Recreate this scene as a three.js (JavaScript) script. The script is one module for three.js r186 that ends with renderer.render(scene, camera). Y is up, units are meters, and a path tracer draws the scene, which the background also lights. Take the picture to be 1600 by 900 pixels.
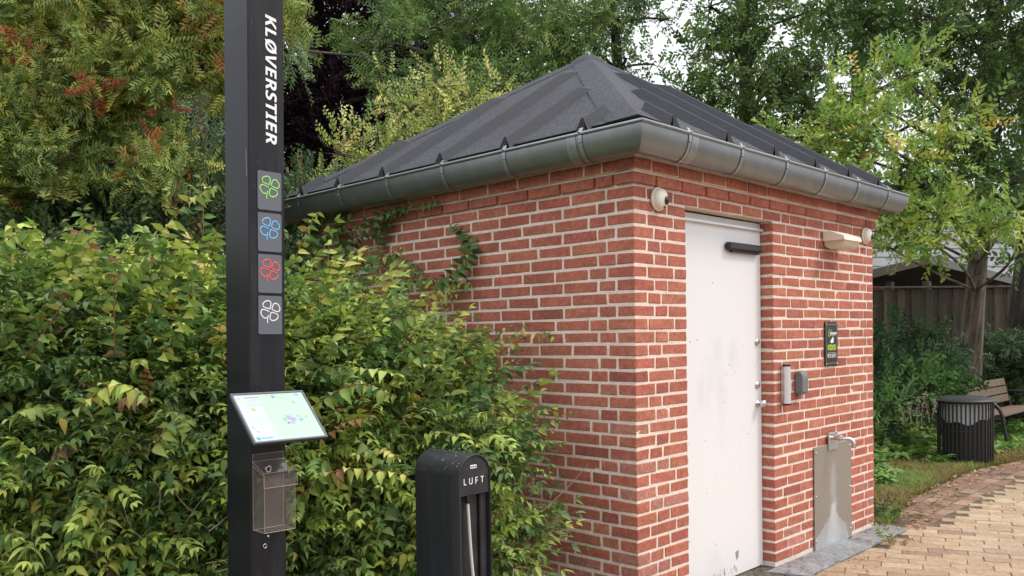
import * as THREE from 'three';
import { mergeGeometries } from 'three/addons/utils/BufferGeometryUtils.js';
import { FontLoader } from 'three/addons/loaders/FontLoader.js';
import { TextGeometry } from 'three/addons/geometries/TextGeometry.js';

// ───────────────────────── camera, sky, sun, exposure ─────────────────────────
const scene = new THREE.Scene();
const F = 1346.455, CX = 800, CY = 558.4;                       // lens measured on the 1600 x 900 photograph
const camera = new THREE.PerspectiveCamera(2 * Math.atan(CY / F) * 180 / Math.PI, 1600 / (2 * CY), 0.05, 400);
camera.setViewOffset(1600, 2 * CY, 0, 0, 1600, 900);            // the photograph is cropped off centre
const CAM = new THREE.Vector3(-3.525, 1.442, 2.583);
const yaw = 44.39064 * Math.PI / 180, pit = -1.39675 * Math.PI / 180, rol = -0.90347 * Math.PI / 180;
const FW = new THREE.Vector3(Math.cos(yaw) * Math.cos(pit), Math.sin(pit), -Math.sin(yaw) * Math.cos(pit));
const R0 = new THREE.Vector3(Math.sin(yaw), 0, Math.cos(yaw)), U0 = new THREE.Vector3().crossVectors(R0, FW);
const RT = R0.clone().multiplyScalar(Math.cos(rol)).addScaledVector(U0, Math.sin(rol));
const UP = U0.clone().multiplyScalar(Math.cos(rol)).addScaledVector(R0, -Math.sin(rol));
camera.matrixAutoUpdate = true;
camera.position.copy(CAM);
camera.quaternion.setFromRotationMatrix(new THREE.Matrix4().makeBasis(RT, UP, FW.clone().negate()));
camera.updateMatrixWorld();

const SUN = new THREE.Vector3(0.42, 0.78, 0.47).normalize();
{
  const w = 256, h = 128, d = new Float32Array(w * h * 4);
  for (let j = 0; j < h; j++) for (let i = 0; i < w; i++) {
    const el = (j + .5) / h * Math.PI - Math.PI / 2, az = (i + .5) / w * 2 * Math.PI;
    const s = Math.max(0, Math.sin(el));
    const c = Math.sin(az * 3 + 2 * Math.sin(el * 5)) * .5 + Math.sin(az * 7 + el * 9 + 1.3) * .3;
    const b = .60 * (1 + 1.7 * s) * (1 + .045 * c);            // overcast sky: brighter overhead
    const k = (j * w + i) * 4;
    d[k] = b * .955; d[k + 1] = b * .975; d[k + 2] = b * 1.035; d[k + 3] = 1;
  }
  const sky = new THREE.DataTexture(d, w, h, THREE.RGBAFormat, THREE.FloatType);
  sky.mapping = THREE.EquirectangularReflectionMapping; sky.magFilter = THREE.LinearFilter; sky.minFilter = THREE.LinearFilter; sky.needsUpdate = true;
  scene.background = sky; scene.environment = sky;
}
const sun = new THREE.DirectionalLight(0xfff1de, 1.5);
sun.position.copy(SUN).multiplyScalar(30); sun.castShadow = true; sun.shadow.radius = 24;
sun.shadow.mapSize.set(2048, 2048);
Object.assign(sun.shadow.camera, { left: -18, right: 18, top: 18, bottom: -18, near: 1, far: 80 });
scene.add(sun, sun.target);

const renderer = new THREE.WebGLRenderer({ antialias: true });
renderer.setSize(1024, 576);
renderer.toneMapping = THREE.LinearToneMapping;
renderer.toneMappingExposure = 1.47;
renderer.shadowMap.enabled = true;

// ───────────────────────── helpers ─────────────────────────
const V = (x, y, z) => new THREE.Vector3(x, y, z);
function rng(seed) { let a = seed >>> 0; return () => { a = (a + 0x6d2b79f5) | 0; let t = Math.imul(a ^ (a >>> 15), 1 | a); t = (t + Math.imul(t ^ (t >>> 7), 61 | t)) ^ t; return ((t ^ (t >>> 14)) >>> 0) / 4294967296; }; }
const at = (px, py, depth) => CAM.clone().addScaledVector(FW, depth).addScaledVector(RT, (px - CX) / F * depth).addScaledVector(UP, -(py - CY) / F * depth);
const dirOf = (px, py) => FW.clone().addScaledVector(RT, (px - CX) / F).addScaledVector(UP, -(py - CY) / F);
const onX = (px, py, x) => { const d = dirOf(px, py); return CAM.clone().addScaledVector(d, (x - CAM.x) / d.x); };
const seen = (p) => { const d = p.clone().sub(CAM), z = d.dot(FW); return [CX + F * d.dot(RT) / z, CY - F * d.dot(UP) / z, z]; };
const used = new Map();
function numbered(n) { const k = used.get(n) ?? 0; used.set(n, k + 1); return k ? n + '_' + String(k).padStart(3, '0') : n; }
function tag(o, label, category, group, kind) { o.userData.label = label; if (category) o.userData.category = category; if (group) o.userData.group = group; if (kind) o.userData.kind = kind; return o; }
function thing(name, label, category, pos = [0, 0, 0], group) {
  const g = new THREE.Group(); g.name = numbered(name); g.position.set(...pos); scene.add(g); tag(g, label, category, group); return g;
}
function part(name, geo, mat, parent = scene, kind) {
  const m = new THREE.Mesh(geo, mat); m.name = parent === scene ? numbered(name) : name; m.castShadow = m.receiveShadow = true; if (kind) m.userData.kind = kind; parent.add(m); return m;
}
function structure(name, geo, mat, label) { const m = part(name, geo, mat); m.userData.kind = 'structure'; m.userData.label = label; return m; }

// periodic value noise and fbm
function noise2(seed, period) {
  const r = rng(seed), t = Float32Array.from({ length: period * period }, r);
  return (x, y) => {
    const xi = Math.floor(x), yi = Math.floor(y), fx = x - xi, fy = y - yi, m = (a) => ((a % period) + period) % period;
    const sx = fx * fx * (3 - 2 * fx), sy = fy * fy * (3 - 2 * fy), a = m(xi), b = m(xi + 1), c = m(yi) * period, d = m(yi + 1) * period;
    return (t[c + a] * (1 - sx) + t[c + b] * sx) * (1 - sy) + (t[d + a] * (1 - sx) + t[d + b] * sx) * sy;
  };
}
function fbm(seed, base, oct = 4) {
  const n = Array.from({ length: oct }, (_, i) => noise2(seed + i * 17, base << i));
  return (u, v) => { let s = 0, a = .5, w = 0; for (let i = 0; i < oct; i++) { s += a * n[i](u * (base << i), v * (base << i)); w += a; a *= .5; } return s / w; };
}
function tex(w, h, fn, color = true) {
  const d = new Uint8Array(w * h * 4);
  for (let j = 0; j < h; j++) for (let i = 0; i < w; i++) { const c = fn((i + .5) / w, (j + .5) / h, i, j), k = (j * w + i) * 4; for (let q = 0; q < 3; q++) d[k + q] = Math.max(0, Math.min(255, (Array.isArray(c) ? c[q] : c) * 255)); d[k + 3] = 255; }
  const t = new THREE.DataTexture(d, w, h, THREE.RGBAFormat); t.wrapS = t.wrapT = THREE.RepeatWrapping; t.magFilter = THREE.LinearFilter; t.minFilter = THREE.LinearMipmapLinearFilter; t.generateMipmaps = true;
  if (color) t.colorSpace = THREE.SRGBColorSpace; t.needsUpdate = true; return t;
}
function canvasTex(w, h, draw) {
  const c = document.createElement('canvas'); c.width = w; c.height = h; draw(c.getContext('2d'), w, h);
  const t = new THREE.CanvasTexture(c); t.colorSpace = THREE.SRGBColorSpace; t.anisotropy = 8; return t;
}
const scaled = (t, sx, sy = sx) => { const c = t.clone(); c.repeat.set(sx, sy); c.needsUpdate = true; return c; };
const lin = (r, g, b) => new THREE.Color().setRGB(r, g, b);
const std = (o) => new THREE.MeshStandardMaterial({ side: THREE.DoubleSide, ...o });

// mesh buffer: positions, uv, colours
class MB {
  constructor() { this.p = []; this.uv = []; this.c = []; this.i = []; }
  v(x, y, z, u = 0, w = 0, c = [1, 1, 1]) { this.p.push(x, y, z); this.uv.push(u, w); this.c.push(c[0], c[1], c[2]); return this.p.length / 3 - 1; }
  tri(a, b, c) { this.i.push(a, b, c); }
  quad(a, b, c, d) { this.i.push(a, b, c, a, c, d); }
  geo(colors = true) {
    const g = new THREE.BufferGeometry();
    g.setAttribute('position', new THREE.Float32BufferAttribute(this.p, 3)); g.setAttribute('uv', new THREE.Float32BufferAttribute(this.uv, 2));
    if (colors) g.setAttribute('color', new THREE.Float32BufferAttribute(this.c, 3));
    g.setIndex(this.i); g.computeVertexNormals(); return g;
  }
}
// chamfered box between two corners; 44 triangles, flat faces, uv in metres
function chBox(mb, x0, y0, z0, x1, y1, z1, ch, o = {}) {
  const { col = [1, 1, 1], jit = 0, rnd = Math.random, uo = 0, vo = 0, m } = o;
  const L = [[x0, x1], [y0, y1], [z0, z1]], P = {};
  for (let k = 0; k < 8; k++) {
    const s = [k & 1, (k >> 1) & 1, (k >> 2) & 1], j = [(rnd() - .5) * jit, (rnd() - .5) * jit, (rnd() - .5) * jit];
    for (let ax = 0; ax < 3; ax++) {
      const q = [0, 1, 2].map((a) => L[a][s[a]] + (a === ax ? 0 : (s[a] ? -ch : ch)) + j[a]);
      P[k + '_' + ax] = m ? V(...q).applyMatrix4(m).toArray() : q;
      P[k + '_' + ax].raw = q;
    }
  }
  const face = (keys, ax) => {
    const pts = keys.map((k) => P[k]);
    const ids = pts.map((p) => { const r = p.raw; const [u, w] = ax === 0 ? [r[2], r[1]] : ax === 1 ? [r[0], r[2]] : [r[0], r[1]]; return mb.v(p[0], p[1], p[2], u + uo, w + vo, col); });
    if (ids.length === 4) mb.quad(...ids); else mb.tri(...ids);
  };
  const K = (a, b, c) => a | (b << 1) | (c << 2);
  for (let ax = 0; ax < 3; ax++) for (let s = 0; s < 2; s++) {
    const f = (a, b) => { const t = [0, 0, 0]; t[ax] = s; t[(ax + 1) % 3] = a; t[(ax + 2) % 3] = b; return K(...t) + '_' + ax; };
    const q = [f(0, 0), f(1, 0), f(1, 1), f(0, 1)]; face(s ? q : q.reverse(), ax);
  }
  for (let ax = 0; ax < 3; ax++) {                                // bevels along axis ax
    const b = (ax + 1) % 3, c = (ax + 2) % 3;
    for (let sb = 0; sb < 2; sb++) for (let sc = 0; sc < 2; sc++) {
      const kk = (e) => { const t = [0, 0, 0]; t[ax] = e; t[b] = sb; t[c] = sc; return K(...t); };
      const q = [kk(0) + '_' + b, kk(1) + '_' + b, kk(1) + '_' + c, kk(0) + '_' + c]; face(sb ^ sc ? q.reverse() : q, b);
    }
  }
  for (let k = 0; k < 8; k++) { const q = [k + '_0', k + '_1', k + '_2']; face(((k & 1) + ((k >> 1) & 1) + ((k >> 2) & 1)) % 2 ? q : q.reverse(), 1); }
}
const boxGeo = (x0, y0, z0, x1, y1, z1, ch = .003, o) => { const b = new MB(); chBox(b, x0, y0, z0, x1, y1, z1, ch, o); return b.geo(); };
// tapered tube through points
function tube(mb, pts, r0, r1, sides = 6, col = [1, 1, 1], cap = true) {
  const n = pts.length, rings = []; let nx = null, len = 0;
  for (let i = 0; i < n; i++) {
    const t = pts[Math.min(n - 1, i + 1)].clone().sub(pts[Math.max(0, i - 1)]).normalize();
    if (!nx) nx = Math.abs(t.y) > .9 ? V(1, 0, 0) : V(0, 1, 0);
    nx = nx.clone().addScaledVector(t, -nx.dot(t)).normalize(); const b = V(0, 0, 0).crossVectors(t, nx);
    if (i) len += pts[i].distanceTo(pts[i - 1]);
    const r = typeof r0 === 'function' ? r0(i / (n - 1)) : r0 + (r1 - r0) * i / (n - 1), ring = [];
    for (let k = 0; k <= sides; k++) { const a = k / sides * 2 * Math.PI, q = pts[i].clone().addScaledVector(nx, Math.cos(a) * r).addScaledVector(b, Math.sin(a) * r); ring.push(mb.v(q.x, q.y, q.z, k / sides * 2 * Math.PI * Math.max(r, .02), len, col)); }
    rings.push(ring);
  }
  for (let i = 0; i + 1 < n; i++) for (let k = 0; k < sides; k++) mb.quad(rings[i][k], rings[i][k + 1], rings[i + 1][k + 1], rings[i + 1][k]);
  if (cap) for (const [e, s] of [[0, 1], [n - 1, -1]]) { const c = mb.v(pts[e].x, pts[e].y, pts[e].z, 0, 0, col); for (let k = 0; k < sides; k++) s > 0 ? mb.tri(c, rings[e][k + 1], rings[e][k]) : mb.tri(c, rings[e][k], rings[e][k + 1]); }
}
const tubeGeo = (pts, r0, r1, sides) => { const b = new MB(); tube(b, pts, r0, r1, sides); return b.geo(); };
const curve = (pts, n) => new THREE.CatmullRomCurve3(pts).getPoints(n);

// ───────────────────────── surface materials ─────────────────────────
const nA = fbm(11, 4, 5), nB = fbm(57, 8, 4), nC = fbm(91, 16, 4), nFine = fbm(131, 64, 2);
const brickTex = tex(512, 512, (u, v) => { const a = nA(u, v), b = nC(u, v), f = nFine(u, v); const k = .70 + .34 * (a * .5 + b * .5) + (f - .5) * .34; const pale = Math.max(0, nB(u + .3, v) - .62) * 1.6, dk = f > .78 ? .86 : 1; return [Math.min(1, k * dk + pale * .25), Math.min(1, k * dk + pale * .42), Math.min(1, k * dk + pale * .46)]; });
const mortarTex = tex(512, 512, (u, v) => { const k = .93 + .14 * (nA(u, v) - .5) + .16 * (nFine(u, v) - .5); return [k, k * .99, k * .975]; });
const roughTex = tex(512, 512, (u, v) => .55 * nFine(u, v) + .45 * nC(u, v), false);
const speckle = (() => { const r = rng(5); return tex(512, 512, (u, v) => { const q = r(); const k = .62 + .5 * nA(u, v) * .5 + (q > .93 ? .5 : q < .25 ? -.26 : 0) + (r() - .5) * .4; return [k, k, k * 1.03]; }); })();
const zincTex = tex(512, 512, (u, v) => { const k = .8 + .2 * (nA(u, v) - .5) + .07 * (nFine(u, v) - .5); return [k, k, k * 1.01]; });
const barkTex = tex(256, 512, (u, v) => { const k = .45 + .75 * Math.pow(nC(u, v * .25), 1.4) + .25 * (nFine(u, v) - .5); return [k, k * .97, k * .92]; });
const woodTex = tex(256, 512, (u, v) => { const k = .62 + .42 * nC(u * 1, v * .08) + .2 * (nFine(u, v * .1) - .5); return [k, k * .98, k * .95]; });
const soilTex = tex(512, 512, (u, v) => { const k = .35 + .7 * nC(u, v) * nA(u, v) + .5 * (nFine(u, v) - .5); return [k, k * .95, k * .86]; });

const M = {
  brick: std({ vertexColors: true, map: scaled(brickTex, 3.1), bumpMap: scaled(roughTex, 4), bumpScale: .0022, roughness: .92 }),
  mortar: std({ color: lin(.86, .76, .68), map: scaled(mortarTex, 2.3), bumpMap: scaled(roughTex, 5), bumpScale: .003, roughness: 1 }),
  felt: std({ color: lin(.083, .087, .101), map: scaled(speckle, .36), bumpMap: scaled(speckle, .36), bumpScale: .002, roughness: .93 }),
  feltStrip: std({ color: lin(.054, .057, .066), bumpMap: scaled(roughTex, 3), bumpScale: .003, roughness: .95 }),
  feltDark: std({ color: lin(.02, .02, .022), roughness: .95 }),
  zinc: std({ color: lin(.42, .45, .447), map: scaled(zincTex, .3), metalness: .75, roughness: .4 }),
  zincPale: std({ color: lin(.52, .54, .55), map: scaled(zincTex, 5), metalness: .7, roughness: .38 }),
  white: std({ color: lin(.75, .75, .76), roughness: .42 }),
  cream: std({ color: lin(.78, .72, .60), roughness: .45 }),
  creamLens: new THREE.MeshPhysicalMaterial({ color: lin(.8, .73, .58), roughness: .35, transmission: .35, side: THREE.DoubleSide }),
  blackPl: std({ color: lin(.012, .012, .013), roughness: .42 }),
  glassDark: std({ color: lin(.03, .032, .04), roughness: .12, metalness: .2 }),
  alu: std({ color: lin(.72, .73, .74), metalness: .55, roughness: .38 }),
  greyPl: std({ color: lin(.16, .165, .17), roughness: .45 }),
  steel: std({ color: lin(.6, .6, .6), metalness: 1, roughness: .25 }),
  concrete: std({ color: lin(.36, .34, .31), map: scaled(soilTex, 2), roughness: .95 }),
  post: std({ color: lin(.013, .0145, .019), roughness: .38, bumpMap: scaled(roughTex, 1.5), bumpScale: .0004 }),
  bark: std({ color: lin(.17, .145, .12), map: scaled(barkTex, 1.6, .8), bumpMap: scaled(barkTex, 1.6, .8), bumpScale: .012, roughness: .95 }),
  barkDark: std({ color: lin(.06, .05, .042), map: scaled(barkTex, 1.6, .8), roughness: .95 }),
  barkGrey: std({ color: lin(.22, .21, .18), map: scaled(barkTex, 1.6, .8), roughness: .95 }),
  fence: std({ vertexColors: true, map: scaled(woodTex, 2, .7), roughness: .95 }),
  slat: std({ vertexColors: true, map: scaled(woodTex, 4, 1.2), roughness: .8 }),
  paver: std({ vertexColors: true, map: scaled(brickTex, 3.7), bumpMap: scaled(roughTex, 4), bumpScale: .002, roughness: .9 }),
  sand: std({ color: lin(.40, .31, .22), map: scaled(soilTex, 3), roughness: 1 }),
  soil: std({ color: lin(.075, .058, .038), map: scaled(soilTex, 1.5), bumpMap: scaled(soilTex, 1.5), bumpScale: .02, roughness: 1 }),
  binBlack: std({ color: lin(.012, .012, .013), roughness: .45 }),
};

// ───────────────────────── ground ─────────────────────────
const GY = -.04;
const step = (a, b, x) => { const t = Math.max(0, Math.min(1, (x - a) / (b - a))); return t * t * (3 - 2 * t); };
const groundY = (x, z) => GY - .11 * step(7.4, 8.8, x) * step(-.1, -.8, z) - .06 * step(9, 14, x);       // the ground falls away behind the path
{
  const g = new THREE.PlaneGeometry(160, 160, 220, 220); g.rotateX(-Math.PI / 2); g.translate(20, 0, -20); const p = g.attributes.position, uv = g.attributes.uv;
  for (let i = 0; i < p.count; i++) { uv.setXY(i, p.getX(i) / 2, p.getZ(i) / 2); p.setY(i, groundY(p.getX(i), p.getZ(i)) - .022); }
  g.computeVertexNormals();
  structure('ground', g, M.soil, 'dark soil under the hedges and trees');
}
const VERGE = [[3.08, .03], [3.79, -.124], [4.33, -.228], [5.166, -.291], [5.98, -.312], [6.4, -.3], [6.9, -.2], [7.55, -.111], [9, .0], [16, .4]];   // grass edge of the path
const vergeZ = (x) => { if (x <= VERGE[0][0]) return .03; for (let i = 1; i < VERGE.length; i++) if (x <= VERGE[i][0]) { const [a, b] = VERGE[i - 1], [c, d] = VERGE[i]; return b + (d - b) * (x - a) / (c - a); } return .4; };
{
  const s = new THREE.Shape(); s.moveTo(-14, -12); s.lineTo(-14, -.0 + -.0); s.lineTo(-1.4, -.0); s.lineTo(-.5, -.02);
  for (const [x, z] of [[-.5, .05], ...VERGE]) s.lineTo(x, -z); s.lineTo(16, -12); s.lineTo(-14, -12);
  const g = new THREE.ShapeGeometry(s); g.rotateX(-Math.PI / 2); g.translate(0, GY - .0035, 0);
  const joints = structure('path', g, M.sand, 'path of yellow and brown clinker pavers beside the brick shed');
  // pavers: running bond, long axis about 70 degrees from the door wall
  const r = rng(77), ang = 70 * Math.PI / 180, ex = [Math.cos(ang), Math.sin(ang)], ey = [-Math.sin(ang), Math.cos(ang)];
  const all = [];
  const tone = () => { const q = r(); const b = q < .55 ? [.47, .335, .215] : q < .78 ? [.51, .385, .26] : q < .92 ? [.44, .295, .19] : q < .98 ? [.38, .25, .17] : [.31, .21, .16]; const k = .86 + r() * .26; return b.map((x) => x * k); };
  for (let row = -90; row < 40; row++) for (let c = -20; c < 36; c++) {
    const a = (c + (row & 1 ? .5 : 0) + (row % 3) * .08) * .24, b = row * .12;
    const x = 1.2 + a * ex[0] + b * ey[0], z = a * ex[1] + b * ey[1];
    if (x < -2.2 || x > 13 || z > 4.4 || z < -.5) continue;
    const edge = x < 3.1 ? (x > 1.3 ? .2 : .2) : Math.max(vergeZ(x) + .2, .30 - (x - 3.4) * .022);
    if (z < edge || (x < .2 && z < .55) || x < -1.6 && z < 1.2) continue;
    const m = new THREE.Matrix4().makeRotationY(-ang + (r() - .5) * .018).setPosition(x + (r() - .5) * .004, GY + (r() - .5) * .003, z);
    m.multiply(new THREE.Matrix4().makeRotationZ((r() - .5) * .008));
    all.push({ m, l: .235, w: .116, col: tone(), p: V(x, GY, z) });
  }
  // brown border pavers along the grass
  for (let row = 0; row < 12; row++) for (let c = 0; c < 42; c++) {
    const x = 3.2 + (c + (row & 1 ? .5 : 0)) * .24, z = .215 - (x - 3.4) * .022 - row * .117;
    if (z < vergeZ(x) + .03 || x > 13) continue;
    const m = new THREE.Matrix4().makeRotationY(.022 + (r() - .5) * .03).setPosition(x, GY - .001 + (r() - .5) * .006, z);
    const b = r() < .7 ? [.27, .155, .108] : [.36, .23, .15], s = .85 + r() * .3;
    all.push({ m, l: .232, w: .11, col: b.map((q) => q * s), p: V(x, GY, z) });
  }
  for (const a of all) { const [px, py, z] = seen(a.p); a.score = z > .5 && px > -30 && px < 1650 && py < 930 && py > 500 ? 1 / z : 0; }
  all.sort((p, q) => q.score - p.score);
  const rest = new MB();
  all.forEach((a, i) => {
    const b = i < 300 && a.score > 0 ? new MB() : rest;
    chBox(b, -a.l / 2, -.05, -a.w / 2, a.l / 2, 0, a.w / 2, .0028, { col: a.col, jit: .003, rnd: r, uo: r() * 5, vo: r() * 5, m: a.m });
    if (b !== rest) part('paver', b.geo(), M.paver, joints);
  });
  part('farther_pavers', rest.geo(), M.paver, joints, 'stuff');
}

// ───────────────────────── brick shed ─────────────────────────
const W = 2.988, C3 = .2 / 3, BH = .0547;
const shed = thing('brick_shed', 'small square red brick shed with a black pyramid felt roof and zinc gutter', 'shed');
{
  const r = rng(2024), bricks = [];
  const Fb = .228, H = .108, Q = .168, J = .012;
  const seq = (list) => { const o = []; let u = 0; for (const l of list) { o.push([u, u + l]); u += l + J; } return o; };
  const rep = (n) => Array(n).fill(Fb);
  const odd = (n) => n % 2 === 1;
  const tone = () => {
    const q = r(), b = q < .64 ? [.54, .172, .11] : q < .85 ? [.57, .20, .124] : q < .97 ? [.48, .148, .10] : [.41, .124, .09], k = .92 + r() * .16;
    return [b[0] * k, b[1] * k * (.95 + r() * .1), b[2] * k];
  };
  for (let n = 1; n <= 35; n++) {
    const y0 = (35 - n) * C3, y1 = y0 + BH, out = n === 1 ? .036 : n === 2 ? .018 : 0, t = n % 4;
    // front wall (door side), facing +z
    let fr;
    if (n === 1) fr = seq([H, ...rep(11), H, H]);
    else if (n === 2) fr = seq([Q, ...rep(11), Q]);
    else if (n === 3) fr = seq([H, ...rep(6), H, ...rep(5), H]);
    else {
      const L = t === 1 ? [H, Fb, H] : t === 3 ? [H, H, Fb] : [Q, H, Q], Rr = t === 1 ? [H, ...rep(5), H, H] : t === 3 ? [...rep(6), H] : [Q, ...rep(5), Q];
      fr = [...seq(L), ...seq(Rr).map(([a, b]) => [a + 1.44, b + 1.44])];
    }
    fr.forEach(([a, b], i) => {
      const corner = i === 0, last = i === fr.length - 1, x0 = corner ? -out : a, x1 = last ? W + out : b;
      bricks.push({ b: [x0, y0, corner ? (odd(n) ? -Q : -H) : -H, x1, y1, out], wall: 'front', c: V((a + b) / 2, (y0 + y1) / 2, 0), area: (b - a) });
    });
    // side wall, facing -x, u = -z ; its corner brick is the front wall's
    const sd = t === 1 ? seq([Q, H, ...rep(9), H, Fb, Q]) : t === 3 ? seq([Q, ...rep(11), Q]) : seq([H, H, ...rep(10), H, Fb]);
    sd.forEach(([a, b], i) => {
      if (i === 0) return;
      const last = i === sd.length - 1;
      bricks.push({ b: [-out, y0, -(last ? W + out : b), H, y1, -a], wall: 'side', c: V(0, (y0 + y1) / 2, -(a + b) / 2), area: (b - a) });
    });
  }
  // which bricks show largest (not behind the hedge, the plate or the sign)
  const hedgeLine = [[470, 400], [560, 400], [640, 425], [720, 470], [760, 520], [830, 590], [860, 690], [885, 800], [870, 905]];
  const hidden = (x, y) => { if (y < 380) return x < 440; for (let i = 1; i < hedgeLine.length; i++) { const [ax, ay] = hedgeLine[i - 1], [bx, by] = hedgeLine[i]; if (y >= Math.min(ay, by) && y <= Math.max(ay, by)) return x < ax + (bx - ax) * (y - ay) / Math.max(1, by - ay); } return false; };
  for (const k of bricks) { const [px, py, z] = seen(k.c); const n = k.wall === 'front' ? .43 : .72; k.score = py > 900 || (k.wall === 'side' && hidden(px, py)) || (px > 1271 && px < 1328 && py > 700) ? 0 : k.area * n / (z * z); }
  bricks.sort((a, b) => b.score - a.score);
  const wallCore = new MB(), e = .003;
  const sideWall = new MB();
  chBox(sideWall, e, -.06, -W + e, .096, 35 * C3 - .006, -.007, .001);
  chBox(sideWall, -.015 + e, 33 * C3 + .055, -W - .012 + e, .1, 35 * C3 + .06, -.001, .001); chBox(sideWall, -.033 + e, 34 * C3 + .0, -W - .03, .1, 35 * C3 + .075, -.001, .001);
  chBox(wallCore, e + .002, -.06, -.1, .468 - e, 32 * C3, -e, .001); chBox(wallCore, 1.44 + e, -.06, -.1, W - e, 32 * C3, -e, .001);
  chBox(wallCore, e + .002, 32 * C3 - .003, -.099, W - e, 35 * C3 - .004, -e - .001, .001);
  chBox(wallCore, -.0145 + e, 33 * C3 + .055, -.098, W + .012 - e, 35 * C3 + .06, .015 - e, .001); chBox(wallCore, -.0325 + e, 34 * C3 + .0, -.097, W + .03 - e, 35 * C3 + .075, .033 - e, .001);
  const back = new MB(); chBox(back, .1, -.06, -W, W - e, 35 * C3, -W + .1, .002); chBox(back, W - .1, -.06, -W + .1, W - e, 35 * C3, -.1, .002);
  const front = part('front_wall', wallCore.geo(), M.mortar, shed), side = part('side_wall', sideWall.geo(), M.mortar, shed);
  part('rear_wall', back.geo(), M.mortar, shed);
  const rest = new MB();
  bricks.forEach((k, i) => {
    const own = i < 300 && k.score > 0, b = own ? new MB() : rest, j = (r() - .5) * .003, q = [...k.b];
    if (k.wall === 'front') q[5] += j; else q[0] += j;
    q[1] += .0012; q[4] -= .0012; if (k.wall === 'front') { if (k.c.x > .2) q[0] += .0012; q[3] -= .0012; } else { q[2] += .0012; q[5] -= .0012; }
    const lime = k.wall === 'front' && k.c.x < .38 && k.c.y > .3 && k.c.y < 1.0 && r() < .3, damp = k.c.y < .3 && r() < .3, tc = tone();
    chBox(b, q[0], q[1], q[2], q[3], q[4], q[5], .003, { col: lime || damp ? tc.map((x, i) => x * .86 + [.085, .075, .07][i]) : tc, jit: .004, rnd: r, uo: r() * 7, vo: r() * 7 });
    if (own) part('brick', b.geo(), M.brick, k.wall === 'front' ? front : side);
  });
  part('remaining_bricks', rest.geo(), M.brick, shed, 'stuff');
}
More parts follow.
